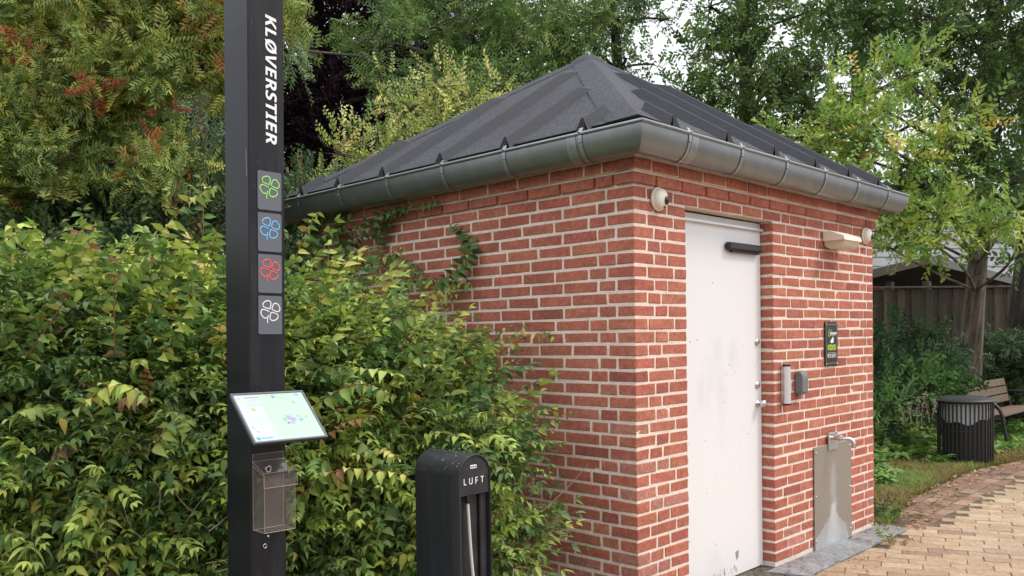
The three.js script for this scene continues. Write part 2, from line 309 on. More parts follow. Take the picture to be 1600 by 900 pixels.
// roof: pyramid with felt battens, hip flashing, cap
{
  const d = .12, ye = 2.485, ya = 3.505, mid = W / 2, run = mid + d, rise = ya - ye, sl = rise / run;
  const roof = new MB();
  const cs = [[-d, d], [W + d, d], [W + d, -W - d], [-d, -W - d]];
  for (let k = 0; k < 4; k++) {
    const [ax, az] = cs[k], [bx, bz] = cs[(k + 1) % 4], L = W + 2 * d, N = 14, rows = [];
    for (let j = 0; j <= N; j++) { const t = j / N, row = []; for (let i = 0; i <= N; i++) { const s = t / 2 + (1 - t) * i / N; const sag = .003 * Math.sin(i * 2.1 + k) * Math.sin(j * 1.3) * (1 - t) * (i > 0 && i < N ? 1 : 0) * (j > 0 ? 1 : 0); const x = ax + (bx - ax) * s, z = az + (bz - az) * s, cxk = mid - (ax + bx) / 2, czk = -mid - (az + bz) / 2; row.push(roof.v(x + cxk * t, ye + rise * t + sag, z + czk * t, s * L + k * 1.7, t * run * 1.2)); } rows.push(row); }
    for (let j = 0; j < N; j++) for (let i = 0; i < N; i++) roof.quad(rows[j][i], rows[j][i + 1], rows[j + 1][i + 1], rows[j + 1][i]);
  }
  const rf = part('roof', roof.geo(), M.felt, shed);
  for (let k = 0; k < 4; k++) {                                    // eaves strip of felt lapped over the sheets
    const b = new MB(), [ax, az] = cs[k], [bx, bz] = cs[(k + 1) % 4], ix = Math.sign(mid - (ax + bx) / 2) * (Math.abs(ax - bx) < .01 ? 1 : 0), iz = Math.sign(-mid - (az + bz) / 2) * (Math.abs(az - bz) < .01 ? 1 : 0), w = .13, ids = [];
    for (let j = 0; j <= 20; j++) { const t = j / 20, x0 = ax + (bx - ax) * t, z0 = az + (bz - az) * t, t2 = (w + (W + 2 * d - 2 * w) * t) / (W + 2 * d), x1 = ax + (bx - ax) * t2 + ix * w, z1 = az + (bz - az) * t2 + iz * w, u = t * 3.2; ids.push([b.v(x0, ye + .005, z0, u, 0), b.v(x1, ye + w * sl + .005, z1, u, w), b.v(x1, ye + w * sl - .001, z1, u, w + .006)]); }
    for (let j = 0; j < 20; j++) { b.quad(ids[j][0], ids[j + 1][0], ids[j + 1][1], ids[j][1]); b.quad(ids[j][1], ids[j + 1][1], ids[j + 1][2], ids[j][2]); }
    part('eaves_strip', b.geo(), M.felt, rf);
  }
  // felt edge and soffit
  const so = new MB(); chBox(so, -d + .004, ye - .05, -W - d + .004, W + d - .004, ye - .004, d - .004, .004); part('eaves_board', so.geo(), M.feltDark, shed);
  // hip flashings: a strip on each side of each hip, 7 mm above the felt
  const lift = .008;
  for (let k = 0; k < 4; k++) {
    const b = new MB(), [hx, hz] = cs[k], ap = V(mid, ya + lift, -mid), cn = V(hx, ye + lift, hz);
    for (const o of [-1, 1]) {
      const nb = cs[(k + o + 4) % 4], ed = V(nb[0] - hx, 0, nb[1] - hz).normalize();
      const w0 = .2, w1 = .17, ks = [];
      for (let j = 0; j <= 12; j++) { const t = j / 12 * .985, c = cn.clone().lerp(ap, t), w = Math.min(w0 + (w1 - w0) * t, run * (1 - t)), e = c.clone().addScaledVector(ed, w); ks.push([b.v(c.x, c.y + .004, c.z, 0, t * 2.2), b.v(e.x, e.y, e.z, w, t * 2.2), b.v(e.x, e.y - lift - .004, e.z, w + .01, t * 2.2)]); }
      for (let j = 0; j < 12; j++) { b.quad(ks[j][0], ks[j][1], ks[j + 1][1], ks[j + 1][0]); b.quad(ks[j][1], ks[j][2], ks[j + 1][2], ks[j + 1][1]); }
    }
    part('hip_flashing', b.geo(), M.felt, rf);
  }
  const lp = [[.0, .02], [.05, .014], [.09, -.006], [.14, -.05], [.19, -.1], [.2, -.115]].map(([a, b]) => new THREE.Vector2(a, b)), cap = new THREE.LatheGeometry(lp, 28); cap.translate(mid, ya - .012, -mid); part('ridge_cap', cap, M.felt, rf);
  // battens
  const batten = (dirFn, len) => {
    const b = new MB(), hw = .036, hh = .066, N = 8, rows = [];
    for (let j = 0; j <= N; j++) {
      const t = -.03 + j / N * (len + .03), sink = j === N ? .75 : 0;
      rows.push([[-hw, -.004], [-hw * .22, hh * .92], [0, hh], [hw * .22, hh * .92], [hw, -.004]].map(([o, h], i) => { const p = dirFn(t, o, h * (1 - sink) - .001 + .001 * Math.sin(j * 2 + i)); return b.v(p.x, p.y, p.z, i * .045 + len * 3, t); }));
    }
    for (let j = 0; j < N; j++) for (let k = 0; k < 4; k++) b.quad(rows[j][k], rows[j][k + 1], rows[j + 1][k + 1], rows[j + 1][k]);
    return b;
  };
  const end = (dirFn) => { const b = new MB(), ids = [[-.04, -.004], [-.008, .068], [.008, .068], [.04, -.004]].map(([o, h]) => { const p = dirFn(-.03 - .02 * (1 - h / .07), o, h); return b.v(p.x, p.y, p.z); }); b.quad(...ids); return b; };
  const crisp = (g) => { const q = g.toNonIndexed(); q.computeVertexNormals(); return q; };
  const doBatten = (fn, len) => { const m = part('batten', crisp(batten(fn, len).geo()), M.feltStrip, rf); part('batten_end', end(fn).geo(), M.feltDark, rf); };
  const limit = (u) => Math.min(u, W - u) + d - .17;
  for (const u of [.2, .748, 1.292, 1.85, 2.347, 2.8]) { const L = Math.max(.16, limit(u)); doBatten((t, o, h) => V(-d + t, ye + t * sl + h, -u + o), L); }
  for (const u of [.14, .66, 1.19, 1.722, 2.217, 2.72]) { const L = Math.max(.16, limit(u)); doBatten((t, o, h) => V(u + o, ye + t * sl + h, d - t), L); }
}
// gutter: half-round zinc, one length per side, mitred, with brackets
{
  const rg = .078, ry = .13, dc = .117, hc = 2.443, cnr = (d, h) => [V(-d, h, d), V(W + d, h, d), V(W + d, h, -W - d), V(-d, h, -W - d)];
  const prof = []; for (let k = 0; k <= 16; k++) { const a = Math.PI * k / 16; prof.push([dc + rg * Math.cos(a), hc - ry * Math.sin(a)]); }
  const inner = prof.map(([d, h]) => [dc + (d - dc) * .965, hc - (hc - h) * .965]).reverse(), ring = [...prof, ...inner];
  for (let s = 0; s < 4; s++) {
    const b = new MB(), ids = ring.map(([d, h], i) => { const c = cnr(d, h), p = c[s], q = c[(s + 1) % 4]; return [b.v(p.x, p.y, p.z, 0, i * .015), b.v(q.x, q.y, q.z, p.distanceTo(q), i * .015)]; });
    for (let i = 0; i < ids.length; i++) { const k = (i + 1) % ids.length; b.quad(ids[i][0], ids[i][1], ids[k][1], ids[k][0]); }
    const g = part('gutter', b.geo(), M.zinc, shed);
    const c = cnr(dc + rg, hc + .002); part('gutter_rim', tubeGeo([c[s], c[(s + 1) % 4]], .0095, .0095, 10), M.zinc, g);
  }
  const bracket = (fn) => {
    const b = new MB(), hw = .0125, ids = [];
    for (let k = -1; k <= 15; k++) { const a = Math.PI * k / 16, d = dc + (rg + .004) * Math.cos(a) + (k < 0 ? -.014 : 0), h = hc - (ry + .004) * Math.sin(a) + (k < 0 ? .006 : 0); ids.push([-hw, hw].map((o) => { const p = fn(d, h, o); return b.v(p.x, p.y, p.z, o, k * .015); })); }
    for (let i = 0; i + 1 < ids.length; i++) b.quad(ids[i][0], ids[i][1], ids[i + 1][1], ids[i + 1][0]);
    const w = part('gutter_bracket', b.geo(), M.zincPale, shed);
    const p = fn(dc + rg + .002, hc + .004, 0), clip = new THREE.SphereGeometry(.0125, 10, 8); clip.scale(1, .55, 1); clip.translate(p.x, p.y + .004, p.z); part('clip', clip, M.zincPale, w);
    const p2 = fn(dc + (rg + .006) * Math.cos(.3), hc - (ry + .006) * Math.sin(.3), 0), rv = new THREE.SphereGeometry(.0055, 8, 6); rv.translate(p2.x, p2.y, p2.z); part('rivet', rv, M.zincPale, w);
  };
  for (const u of [.18, .715, 1.226, 1.749, 2.271, 2.768]) bracket((d, h, o) => V(-d, h, -u + o));
  for (const u of [.215, .733, 1.25, 1.772, 2.271, 2.793]) bracket((d, h, o) => V(u + o, h, d));
  // soldered lap joints
  const lap = (fn) => { const b = new MB(), ids = []; for (let k = 0; k <= 16; k++) { const a = Math.PI * k / 16, q = rg + .0022; ids.push([0, .06].map((o) => { const p = fn(dc + q * Math.cos(a), hc - (ry + .0022) * Math.sin(a), o); return b.v(p.x, p.y, p.z, o, k * .015); })); } for (let i = 0; i < 16; i++) b.quad(ids[i][0], ids[i][1], ids[i + 1][1], ids[i + 1][0]); part('gutter_joint', b.geo(), M.zincPale, shed); };
  lap((d, h, o) => V(-d, h, -.27 + o)); lap((d, h, o) => V(.235 + o, h, d));
}
// door
{
  const r = rng(8), doorTex = canvasTex(512, 1024, (c, w, h) => {
    c.fillStyle = '#ffffff'; c.fillRect(0, 0, w, h);
    const smear = (x, y, rx, ry, a, col = '90,92,88') => { for (let i = 0; i < 240; i++) { const t = r() * 6.283, q = Math.sqrt(r()), px = x + Math.cos(t) * q * rx, py = y + Math.sin(t) * q * ry; c.fillStyle = `rgba(${col},${a * (1 - q) * r()})`; c.beginPath(); c.ellipse(px, py, 5 + r() * 14, 14 + r() * 50, (r() - .5) * .5, 0, 7); c.fill(); } };
    smear(205, 390, 110, 120, .014); smear(255, 520, 70, 190, .012); smear(150, 470, 90, 90, .01); smear(330, 360, 70, 90, .01); smear(250, 960, 230, 60, .01);
    c.lineCap = 'round';
    for (let i = 0; i < 70; i++) { const x = r() * w, y = 250 + r() * 760; c.strokeStyle = `rgba(70,68,64,${.1 + r() * .3})`; c.lineWidth = .8 + r() * 1.2; c.beginPath(); c.moveTo(x, y); c.lineTo(x + (r() - .5) * 26, y + (r() - .5) * 18); c.stroke(); }
    for (let i = 0; i < 26; i++) { c.fillStyle = `rgba(70,68,64,${.15 + r() * .3})`; c.fillRect(190 + r() * 150, 985 + r() * 20, 2 + r() * 3, 8 + r() * 14); }
    c.fillStyle = 'rgba(110,108,104,.65)'; c.beginPath(); c.moveTo(330, 955); c.lineTo(352, 950); c.lineTo(350, 972); c.lineTo(336, 980); c.fill();
    for (const [x, y] of [[205, 165], [70, 330], [110, 326], [300, 400], [420, 610]]) { c.fillStyle = 'rgba(60,56,52,.5)'; c.fillRect(x, y, 5, 4); }
  });
  const mat = std({ color: lin(.75, .75, .76), map: doorTex, roughness: .4 });
  const x0 = .472, x1 = 1.436, zf = -.08, leaf = boxGeo(.49, -.022, zf - .045, 1.424, 2.075, zf, .003);
  { const p = leaf.attributes.position, uv = leaf.attributes.uv; for (let i = 0; i < p.count; i++) uv.setXY(i, (p.getX(i) - .49) / .934, (p.getY(i) + .022) / 2.097); }
  const door = part('door', leaf, mat, shed);
  const fr = new MB(); chBox(fr, x0, -.03, zf - .07, .489, 2.12, zf - .004, .002); chBox(fr, 1.4255, -.03, zf - .07, x1, 2.12, zf - .004, .002); chBox(fr, .489, 2.083, zf - .07, 1.4255, 2.12, zf - .003, .002);
  part('door_frame', fr.geo(), M.white, shed);
  part('drip_strip', boxGeo(.474, 2.068, zf - .002, 1.434, 2.086, zf + .022, .003), M.alu, shed);
  const cl = new MB(); chBox(cl, .995, 1.932, zf, 1.385, 1.978, zf + .042, .011); const clo = part('door_closer', cl.geo(), M.blackPl, door);
  part('guide_rail', boxGeo(1.04, 1.921, zf + .006, 1.37, 1.931, zf + .03, .003), M.blackPl, clo);
  for (const y of [1.384, 1.116, 1.0]) { const g = new THREE.LatheGeometry([[0, .016], [.012, .016], [.021, .009], [.024, 0]].map(([a, b]) => new THREE.Vector2(a, b)), 20); g.rotateX(Math.PI / 2); g.translate(1.372, y, zf); part('lock_cylinder', g, M.steel, door); }
  const kb = new THREE.LatheGeometry([[.009, 0], [.009, .02], [.02, .028], [.025, .042], [.019, .056], [0, .06]].map(([a, b]) => new THREE.Vector2(a, b)), 20); kb.rotateX(Math.PI / 2); kb.translate(1.376, 1.0, zf); part('door_knob', kb, M.steel, door);
  part('threshold', boxGeo(.3, -.06, -.14, 1.52, -.028, .12, .006), M.concrete, shed);
}
// steel tread plate on the ground along the door wall
{
  const grid = tex(256, 256, (u, v) => { const a = Math.abs((u * 8) % 1 - .5), b = Math.abs((v * 8) % 1 - .5); return a < .28 && b < .28 ? .25 : 1; }, false);
  const m = std({ color: lin(.40, .42, .44), map: scaled(brickTex, .9), bumpMap: scaled(grid, 6), bumpScale: .006, metalness: .35, roughness: .55 });
  const s = new THREE.Shape(); for (const [i, [x, z]] of [[1.3, .012], [1.38, .235], [3.02, .225], [3.09, .0], [3.09, -.3], [W + .004, -.3], [W + .004, .012]].entries()) s[i ? 'lineTo' : 'moveTo'](x, -z);
  const g = new THREE.ExtrudeGeometry(s, { depth: .012, bevelEnabled: true, bevelSize: .002, bevelThickness: .002, bevelSegments: 1 }); g.rotateX(-Math.PI / 2); g.translate(0, GY + .004, 0);
  tag(part('tread_plate', g, m), 'galvanised steel grid plate lying along the foot of the door wall', 'metal plate');
}
// ── fittings on the door wall ──
function domeCamera(u, y, label) {
  const t = thing('security_camera', label, 'security camera', [u, y, .0035], 'round cameras on the door wall'); t.scale.set(.95, .95, .72);
  const base = new THREE.LatheGeometry([[0, 0], [.064, 0], [.066, .008], [.064, .018], [.058, .02]].map(([a, b]) => new THREE.Vector2(a, b)), 30); base.rotateX(Math.PI / 2); part('base_plate', base, M.cream, t);
  const dm = new THREE.LatheGeometry([[.058, .018], [.057, .034], [.051, .05], [.04, .061], [.022, .068], [0, .07]].map(([a, b]) => new THREE.Vector2(a, b)), 30); dm.rotateX(Math.PI / 2); part('housing', dm, M.cream, t);
  const ln = new THREE.SphereGeometry(.027, 20, 14); ln.translate(.014, -.008, .058); part('lens_dome', ln, M.glassDark, t);
  const ring = new THREE.TorusGeometry(.026, .004, 8, 24); ring.rotateY(.25); ring.rotateX(.15); ring.translate(.013, -.008, .062); part('lens_ring', ring, M.cream, t);
  for (const [x, yy] of [[-.028, -.004], [.004, -.046]]) { const s = new THREE.CylinderGeometry(.005, .005, .012, 10); s.rotateX(Math.PI / 2); s.translate(x, yy, .058); part('screw_hole', s, M.blackPl, t); }
}
domeCamera(.2, 2.137, 'cream dome camera on the brick corner beside the top of the white door');
domeCamera(2.83, 2.138, 'cream dome camera beside the cream wall lamp at the far brick corner');
{
  const t = thing('wall_lamp', 'cream plastic wall lamp under the gutter between door and far camera', 'lamp', [2.27, 2.055, .0035]);
  const b = new MB(); chBox(b, -.13, .0, 0, .13, .05, .05, .012); part('back_plate', b.geo(), M.cream, t);
  const s = new THREE.Shape(); s.moveTo(0, .052); s.lineTo(.05, .06); s.lineTo(.14, .022); s.lineTo(.145, .0); s.lineTo(0, .0); s.lineTo(0, .052);
  const h = new THREE.ExtrudeGeometry(s, { depth: .27, bevelEnabled: true, bevelSize: .004, bevelThickness: .006, bevelSegments: 2 }); h.rotateY(-Math.PI / 2); h.translate(.135, 0, .004); part('housing', h, M.cream, t);
  const s2 = new THREE.Shape(); s2.moveTo(.004, -.002); s2.lineTo(.138, -.002); s2.quadraticCurveTo(.13, -.045, .09, -.056); s2.quadraticCurveTo(.03, -.062, .004, -.03); s2.lineTo(.004, -.002);
  const l = new THREE.ExtrudeGeometry(s2, { depth: .235, bevelEnabled: true, bevelSize: .004, bevelThickness: .008, bevelSegments: 2 }); l.rotateY(-Math.PI / 2); l.translate(.118, 0, .004); part('diffuser', l, M.creamLens, t);
}
{
  const sg = canvasTex(256, 400, (c, w, h) => {
    c.fillStyle = '#1d1e1c'; c.fillRect(0, 0, w, h); c.strokeStyle = '#767d45'; c.lineWidth = 7; c.strokeRect(12, 22, w - 24, h - 44);
    c.strokeStyle = '#7f9c2e'; c.lineWidth = 15; c.beginPath(); c.ellipse(92, 92, 22, 42, .5, -1.0, 3.6); c.stroke();
    c.fillStyle = '#d8dcd2'; for (let i = 0, x = 96; i < 8; i++) { const q = 12 + (i * 7) % 6; c.fillRect(x, 92 + (i % 3) * 2, q, 24 - (i % 2) * 5); x += q + 4; }
    c.fillStyle = '#8b9088'; c.fillRect(112, 121, 100, 6);
    c.fillStyle = '#e9ebe8'; c.beginPath(); c.moveTo(104, 192); c.quadraticCurveTo(96, 178, 110, 168); c.lineTo(150, 138); c.quadraticCurveTo(168, 132, 172, 150); c.lineTo(164, 192); c.closePath(); c.fill(); c.fillStyle = '#1d1e1c'; c.beginPath(); c.arc(158, 150, 6, 0, 7); c.fill();
    c.fillStyle = '#c6e02a'; c.font = 'bold 70px sans-serif'; c.textAlign = 'center'; c.save(); c.translate(w / 2 + 2, 258); c.scale(.86, 1); c.fillText('VIDEO', 0, 0); c.restore();
    c.fillStyle = '#9ea29a'; for (let i = 0, x = 48; x < 208; i++) { const q = 6 + (i * 5) % 7; c.fillRect(x, 278, q, 8); x += q + 3; }
    c.fillStyle = '#eceeec'; c.font = 'bold 46px sans-serif'; c.save(); c.translate(w / 2, 326); c.scale(.78, 1); c.fillText('70 21 20 21', 0, 0); c.restore();
  });
  const t = thing('video_sign', 'black and green VIDEO surveillance sign with a phone number on the brick wall', 'sign', [2.147, 1.204, .0035]);
  part('backing', boxGeo(0, 0, 0, .197, .305, .006, .002), M.blackPl, t);
  const f = new THREE.PlaneGeometry(.191, .3); f.translate(.0985, .1525, .0075); part('printed_face', f, std({ map: sg, roughness: .35 }), t);
  for (const [x, y] of [[.012, .012], [.185, .012], [.012, .293], [.185, .293]]) { const s = new THREE.SphereGeometry(.005, 8, 6); s.scale(1, 1, .5); s.translate(x, y, .008); part('screw', s, M.steel, t); }
}
{
  const t = thing('aluminium_tube', 'upright silver tube with black end caps fixed beside the white door', 'tube', [1.545, .985, .0035]); t.scale.set(.86, 1, .8);
  const g = new THREE.CylinderGeometry(.031, .031, .236, 24); g.translate(0, .126, .034); part('tube_body', g, M.alu, t);
  for (const y of [0, .244]) { const c = new THREE.CylinderGeometry(.033, .033, .011, 24); c.translate(0, y + .003, .034); part('end_cap', c, M.blackPl, t); }
  part('wall_bracket', boxGeo(-.02, .02, -.002, .02, .23, .02, .002), M.alu, t);
}
{
  const t = thing('soap_dispenser', 'small grey plastic dispenser on the bricks beside the silver tube', 'dispenser', [1.75, 1.032, .0035]); t.scale.set(.95, .95, .66);
  const s = new THREE.Shape(); s.moveTo(0, .02); s.lineTo(0, .15); s.quadraticCurveTo(.02, .165, .05, .152); s.quadraticCurveTo(.068, .14, .068, .1); s.lineTo(.064, .03); s.quadraticCurveTo(.05, .012, .03, .014); s.lineTo(0, .02);
  const g = new THREE.ExtrudeGeometry(s, { depth: .066, bevelEnabled: true, bevelSize: .008, bevelThickness: .01, bevelSegments: 3 }); g.rotateY(-Math.PI / 2); g.translate(.033, 0, .009); part('casing', g, M.greyPl, t);
  part('front_panel', boxGeo(-.026, .075, .07, .026, .135, .083, .006), M.greyPl, t);
  const n = new THREE.CylinderGeometry(.012, .015, .04, 12); n.translate(.0, .006, .04); part('nozzle', n, std({ color: lin(.35, .36, .36), roughness: .4 }), t);
}
{
  const r = rng(99), st = canvasTex(512, 600, (c, w, h) => {
    c.fillStyle = '#a8a29a'; c.fillRect(0, 0, w, h);
    for (let i = 0; i < 900; i++) { c.fillStyle = `rgba(${r() < .5 ? '120,108,92' : '190,184,176'},${.02 + r() * .05})`; const x = r() * w; c.fillRect(x, r() * h, 1 + r() * 2, 60 + r() * 200); }
    // lime stain: runs down the middle and spreads at the foot, edges ragged
    for (let i = 0; i < 1500; i++) { const y = 110 + Math.pow(r(), .75) * 490, t = y / h, wd = t < .62 ? 34 + 110 * t : 46 + (t - .62) * 470; const q = (r() + r() + r() - 1.5) / 1.5; const x = 250 + q * wd; c.fillStyle = `rgba(228,232,236,${(t < .6 ? .025 : .09) * (1.1 - Math.abs(q))})`; c.beginPath(); c.ellipse(x, y, 4 + r() * 9, 10 + r() * 26, 0, 0, 7); c.fill(); }
    c.fillStyle = 'rgba(222,226,232,.5)'; c.beginPath(); c.moveTo(10, 600); let yy = 560; for (let x = 10; x <= 430; x += 10) { const k = 1 - Math.abs(x - 250) / 230; yy = 600 - 60 - 130 * Math.pow(Math.max(0, k), 1.1) - r() * 26; c.lineTo(x, yy); } c.lineTo(470, 600); c.fill();
  });
  const t = thing('water_tap_panel', 'stainless steel splash plate with a bent water tap low on the brick wall', 'water tap', [1.97, -.026, .0035]);
  const pm = std({ color: lin(.85, .85, .85), map: st, metalness: .5, roughness: .42 });
  const pg = boxGeo(0, 0, 0, .585, .695, .008, .002); { const p = pg.attributes.position, uv = pg.attributes.uv; for (let i = 0; i < p.count; i++) uv.setXY(i, p.getX(i) / .585, p.getY(i) / .695); } const sp = part('splash_plate', pg, pm, t);
  for (const x of [.022, .563]) for (const y of [.06, .36, .655]) { const s = new THREE.SphereGeometry(.009, 10, 8); s.scale(1, 1, .5); s.translate(x, y, .009); part('bolt', s, M.steel, sp); }
  part('tap_plate', boxGeo(.2, .655, .0085, .34, .775, .018, .002), std({ color: lin(.5, .5, .49), metalness: .8, roughness: .4 }), t);
  const pts = curve([V(.24, .735, .012), V(.24, .738, .05), V(.252, .738, .1), V(.27, .735, .135), V(.275, .715, .155), V(.275, .675, .158)], 22); part('spout', tubeGeo(pts, .0125, .0125, 12), M.steel, t);
  const k = new THREE.CylinderGeometry(.012, .012, .05, 12); k.rotateZ(Math.PI / 2); k.translate(.3, .742, .05); part('push_button', k, M.steel, t);
}
// ───────────────────────── way-marking post ─────────────────────────
const font = await new FontLoader().loadAsync('fonts/droid/droid_sans_bold.typeface.json');
const fontR = await new FontLoader().loadAsync('fonts/droid/droid_sans_regular.typeface.json');
const lettering = std({ color: lin(.82, .83, .85), roughness: .5 });
// the post stands about one degree out of plumb
const LEAN = new THREE.Matrix4().makeTranslation(-1.893, 1.44, -.398).multiply(new THREE.Matrix4().makeRotationAxis(FW.clone().setY(0).normalize(), .0165)).multiply(new THREE.Matrix4().makeTranslation(1.893, -1.44, .398));
{
  const X0 = -1.893, Z1 = -.398, t = thing('trail_post', 'tall square black metal post lettered KLØVERSTIER with four clover badges', 'post', [X0, GY, Z1]); t.applyMatrix4(LEAN);
  const r = rng(4), scuff = canvasTex(512, 2048, (c, w, h) => {
    c.fillStyle = '#1d1e22'; c.fillRect(0, 0, w, h);
    for (let i = 0; i < 260; i++) { c.fillStyle = `rgba(${r() < .6 ? '110,112,120' : '6,6,8'},${.02 + r() * .06})`; c.beginPath(); c.ellipse(r() * w, r() * h, 4 + r() * 40, 10 + r() * 120, (r() - .5) * .3, 0, 7); c.fill(); }
    for (let i = 0; i < 420; i++) { c.fillStyle = `rgba(165,168,175,${.06 + r() * .3})`; c.beginPath(); c.ellipse(r() * w, r() * h, .7 + r() * 1.4, .8 + r() * (r() < .2 ? 14 : 2), (r() - .5) * .8, 0, 7); c.fill(); }
  });
  const body = boxGeo(0, 0, -.185, .152, 3.05, 0, .004), pm = new THREE.MeshPhysicalMaterial({ roughness: .4, specularIntensity: .55, map: scuff });
  { const p = body.attributes.position, uv = body.attributes.uv, n = body.attributes.normal; for (let i = 0; i < p.count; i++) uv.setXY(i, (Math.abs(n.getX(i)) > .5 ? p.getZ(i) + .6 : p.getX(i)) / .4, p.getY(i) / 3.05); }
  part('shaft', body, pm, t);
  const cap = new MB(); chBox(cap, -.004, 3.05, -.189, .156, 3.062, .004, .003); part('top_cap', cap.geo(), M.post, t);
  part('base_plate', boxGeo(-.06, 0, -.245, .212, .014, .06, .003), M.post, t);
  // lettering, reading downwards, slanted
  const word = new TextGeometry('KLØVERSTIER', { font, size: .046, depth: .0012, curveSegments: 6, bevelEnabled: false });
  word.computeBoundingBox(); const bb = word.boundingBox, wl = bb.max.x - bb.min.x; word.translate(-bb.min.x, -bb.min.y, 0); word.scale(.487 / wl, 1.0, 1);
  word.applyMatrix4(new THREE.Matrix4().set(1, .2, 0, 0, 0, 1, 0, 0, 0, 0, 1, 0, 0, 0, 0, 1)); word.rotateZ(-Math.PI / 2);
  word.translate(.0705, 2.722, .0008); part('lettering', word, lettering, t);
  // badges with the four-leaf clover outline
  const badge = (y, color, label) => {
    const s = new THREE.Shape(), w = .1, h = .146, q = .008; s.moveTo(q, 0); s.lineTo(w - q, 0); s.quadraticCurveTo(w, 0, w, q); s.lineTo(w, h - q); s.quadraticCurveTo(w, h, w - q, h); s.lineTo(q, h); s.quadraticCurveTo(0, h, 0, h - q); s.lineTo(0, q); s.quadraticCurveTo(0, 0, q, 0);
    const g = new THREE.ExtrudeGeometry(s, { depth: .0016, bevelEnabled: true, bevelSize: .0006, bevelThickness: .0006, bevelSegments: 1 }); g.translate(.036, y, .0012);
    const p = part('clover_badge', g, std({ color: lin(.115, .122, .15), roughness: .45 }), t); p.userData.label = label;
    // four looped leaves and a stem
    const mb = new MB(), cx = .036 + .05, cy = y + .09, z = .0046, Rr = .0024;
    const gp = .0042, rot = -.28, spin = (x, y) => V(cx + Math.cos(rot) * x - Math.sin(rot) * y, cy + Math.sin(rot) * x + Math.cos(rot) * y, z);
    const petal = [[gp, gp + .001], [.02, gp], [.032, .0055], [.0375, .014], [.034, .024], [.026, .031], [.016, .0345], [.007, .03], [gp, .019], [gp, gp + .001]];
    for (const [sx, sy, n] of [[-1, 1, 10], [1, 1, 10], [1, -1, 10], [-1, -1, 8]]) tube(mb, curve(petal.slice(0, n).map(([x, y]) => spin(sx * x, sy * y)), 30), Rr, Rr, 5);
    tube(mb, curve([spin(-gp, -.019), spin(-gp + .001, -.036), spin(-gp + .005, -.05)], 8), Rr, Rr, 5);
    const g3 = mb.geo(); { const pp = g3.attributes.position; for (let i = 0; i < pp.count; i++) pp.setZ(i, z - .001 + (pp.getZ(i) - z) * .5); } g3.computeVertexNormals();
    part('clover_emblem', g3, std({ color, roughness: .5 }), p);
  };
  badge(1.980, lin(.29, .72, .10), 'grey badge with a green clover'); badge(1.822, lin(.13, .49, .84), 'grey badge with a blue clover');
  badge(1.664, lin(.83, .085, .06), 'grey badge with a red clover'); badge(1.506, lin(.74, .75, .78), 'grey badge with a white clover');
  for (const [x, y] of [[.058, .692], [.072, .728]]) { const s = new THREE.TorusGeometry(x < .06 ? .0075 : .003, .0022, 8, 16); s.translate(x, y, .001); part('bolt_ring', s, M.steel, t); }
  // scratch on the corner, bare metal
  const sc = new MB(); sc.quad(sc.v(-.0012, 2.10, -.012), sc.v(-.0012, 2.104, -.0085), sc.v(-.0012, 2.205, -.016), sc.v(-.0012, 2.2, -.019)); part('scratch', sc.geo(), std({ color: lin(.3, .31, .33), roughness: .6 }), t);

  // map board: a sloping lectern panel on the post
  const mapTex = canvasTex(1024, 800, (c, w, h) => {
    c.fillStyle = '#cdeee2'; c.fillRect(0, 0, w, h); const q = rng(12);
    for (let i = 0; i < 260; i++) { const x = q() * w; c.fillStyle = x < 330 ? `rgba(238,244,246,${.05 + q() * .12})` : `rgba(${q() < .5 ? '196,236,206' : '214,240,196'},${.05 + q() * .14})`; c.beginPath(); c.ellipse(x, q() * h, 20 + q() * 90, 16 + q() * 60, q() * 3, 0, 7); c.fill(); }
    c.fillStyle = 'rgba(230,243,246,.6)'; c.fillRect(0, 0, 330, h);
    for (const [x, y, rr, col] of [[640, 430, 60, '150,176,232'], [700, 470, 44, '170,160,226'], [800, 490, 38, '120,180,236'], [660, 520, 50, '200,178,226'], [560, 470, 40, '150,210,160'], [780, 420, 30, '130,214,150'], [900, 440, 26, '140,214,170'], [560, 60, 30, '130,150,226'], [930, 40, 30, '120,160,236'], [820, 170, 22, '150,160,210']]) for (let i = 0; i < 14; i++) { c.fillStyle = `rgba(${col},.13)`; c.beginPath(); c.ellipse(x + (q() - .5) * rr, y + (q() - .5) * rr, rr * (.4 + q() * .6), rr * (.3 + q() * .5), q() * 3, 0, 7); c.fill(); }
    const road = (pts, col, lw) => { c.strokeStyle = col; c.lineWidth = lw; c.beginPath(); pts.forEach(([x, y], i) => (i ? c.lineTo(x, y) : c.moveTo(x, y))); c.stroke(); };
    road([[520, 40], [700, 90], [840, 180], [960, 330]], 'rgba(120,150,170,.55)', 4); road([[440, 640], [560, 500], [650, 450], [780, 330], [840, 180]], 'rgba(190,130,150,.5)', 4); road([[650, 450], [820, 500], [960, 520], [1010, 610]], 'rgba(120,160,190,.55)', 4); road([[840, 180], [860, 340], [820, 480]], 'rgba(140,150,170,.5)', 3); road([[600, 620], [700, 520], [900, 440], [1000, 380]], 'rgba(170,200,120,.6)', 4);
    c.fillStyle = 'rgba(90,100,180,.8)'; c.beginPath(); c.moveTo(560, 540); c.lineTo(600, 505); c.lineTo(620, 545); c.fill();
    c.fillStyle = 'rgba(120,125,130,.6)'; let y = 44; c.fillRect(130, y, 210, 18);
    for (let i = 0; i < 9; i++) { y = 86 + i * 15; if (i === 3) continue; c.fillStyle = `rgba(120,128,134,${.3 + q() * .15})`; c.fillRect(130, y, 160 + q() * 80, 5); }
    for (let i = 0; i < 12; i++) { c.fillStyle = `rgba(150,120,140,${.35})`; c.fillRect(150, 410 + i * 17, 70 + q() * 70, 5); }
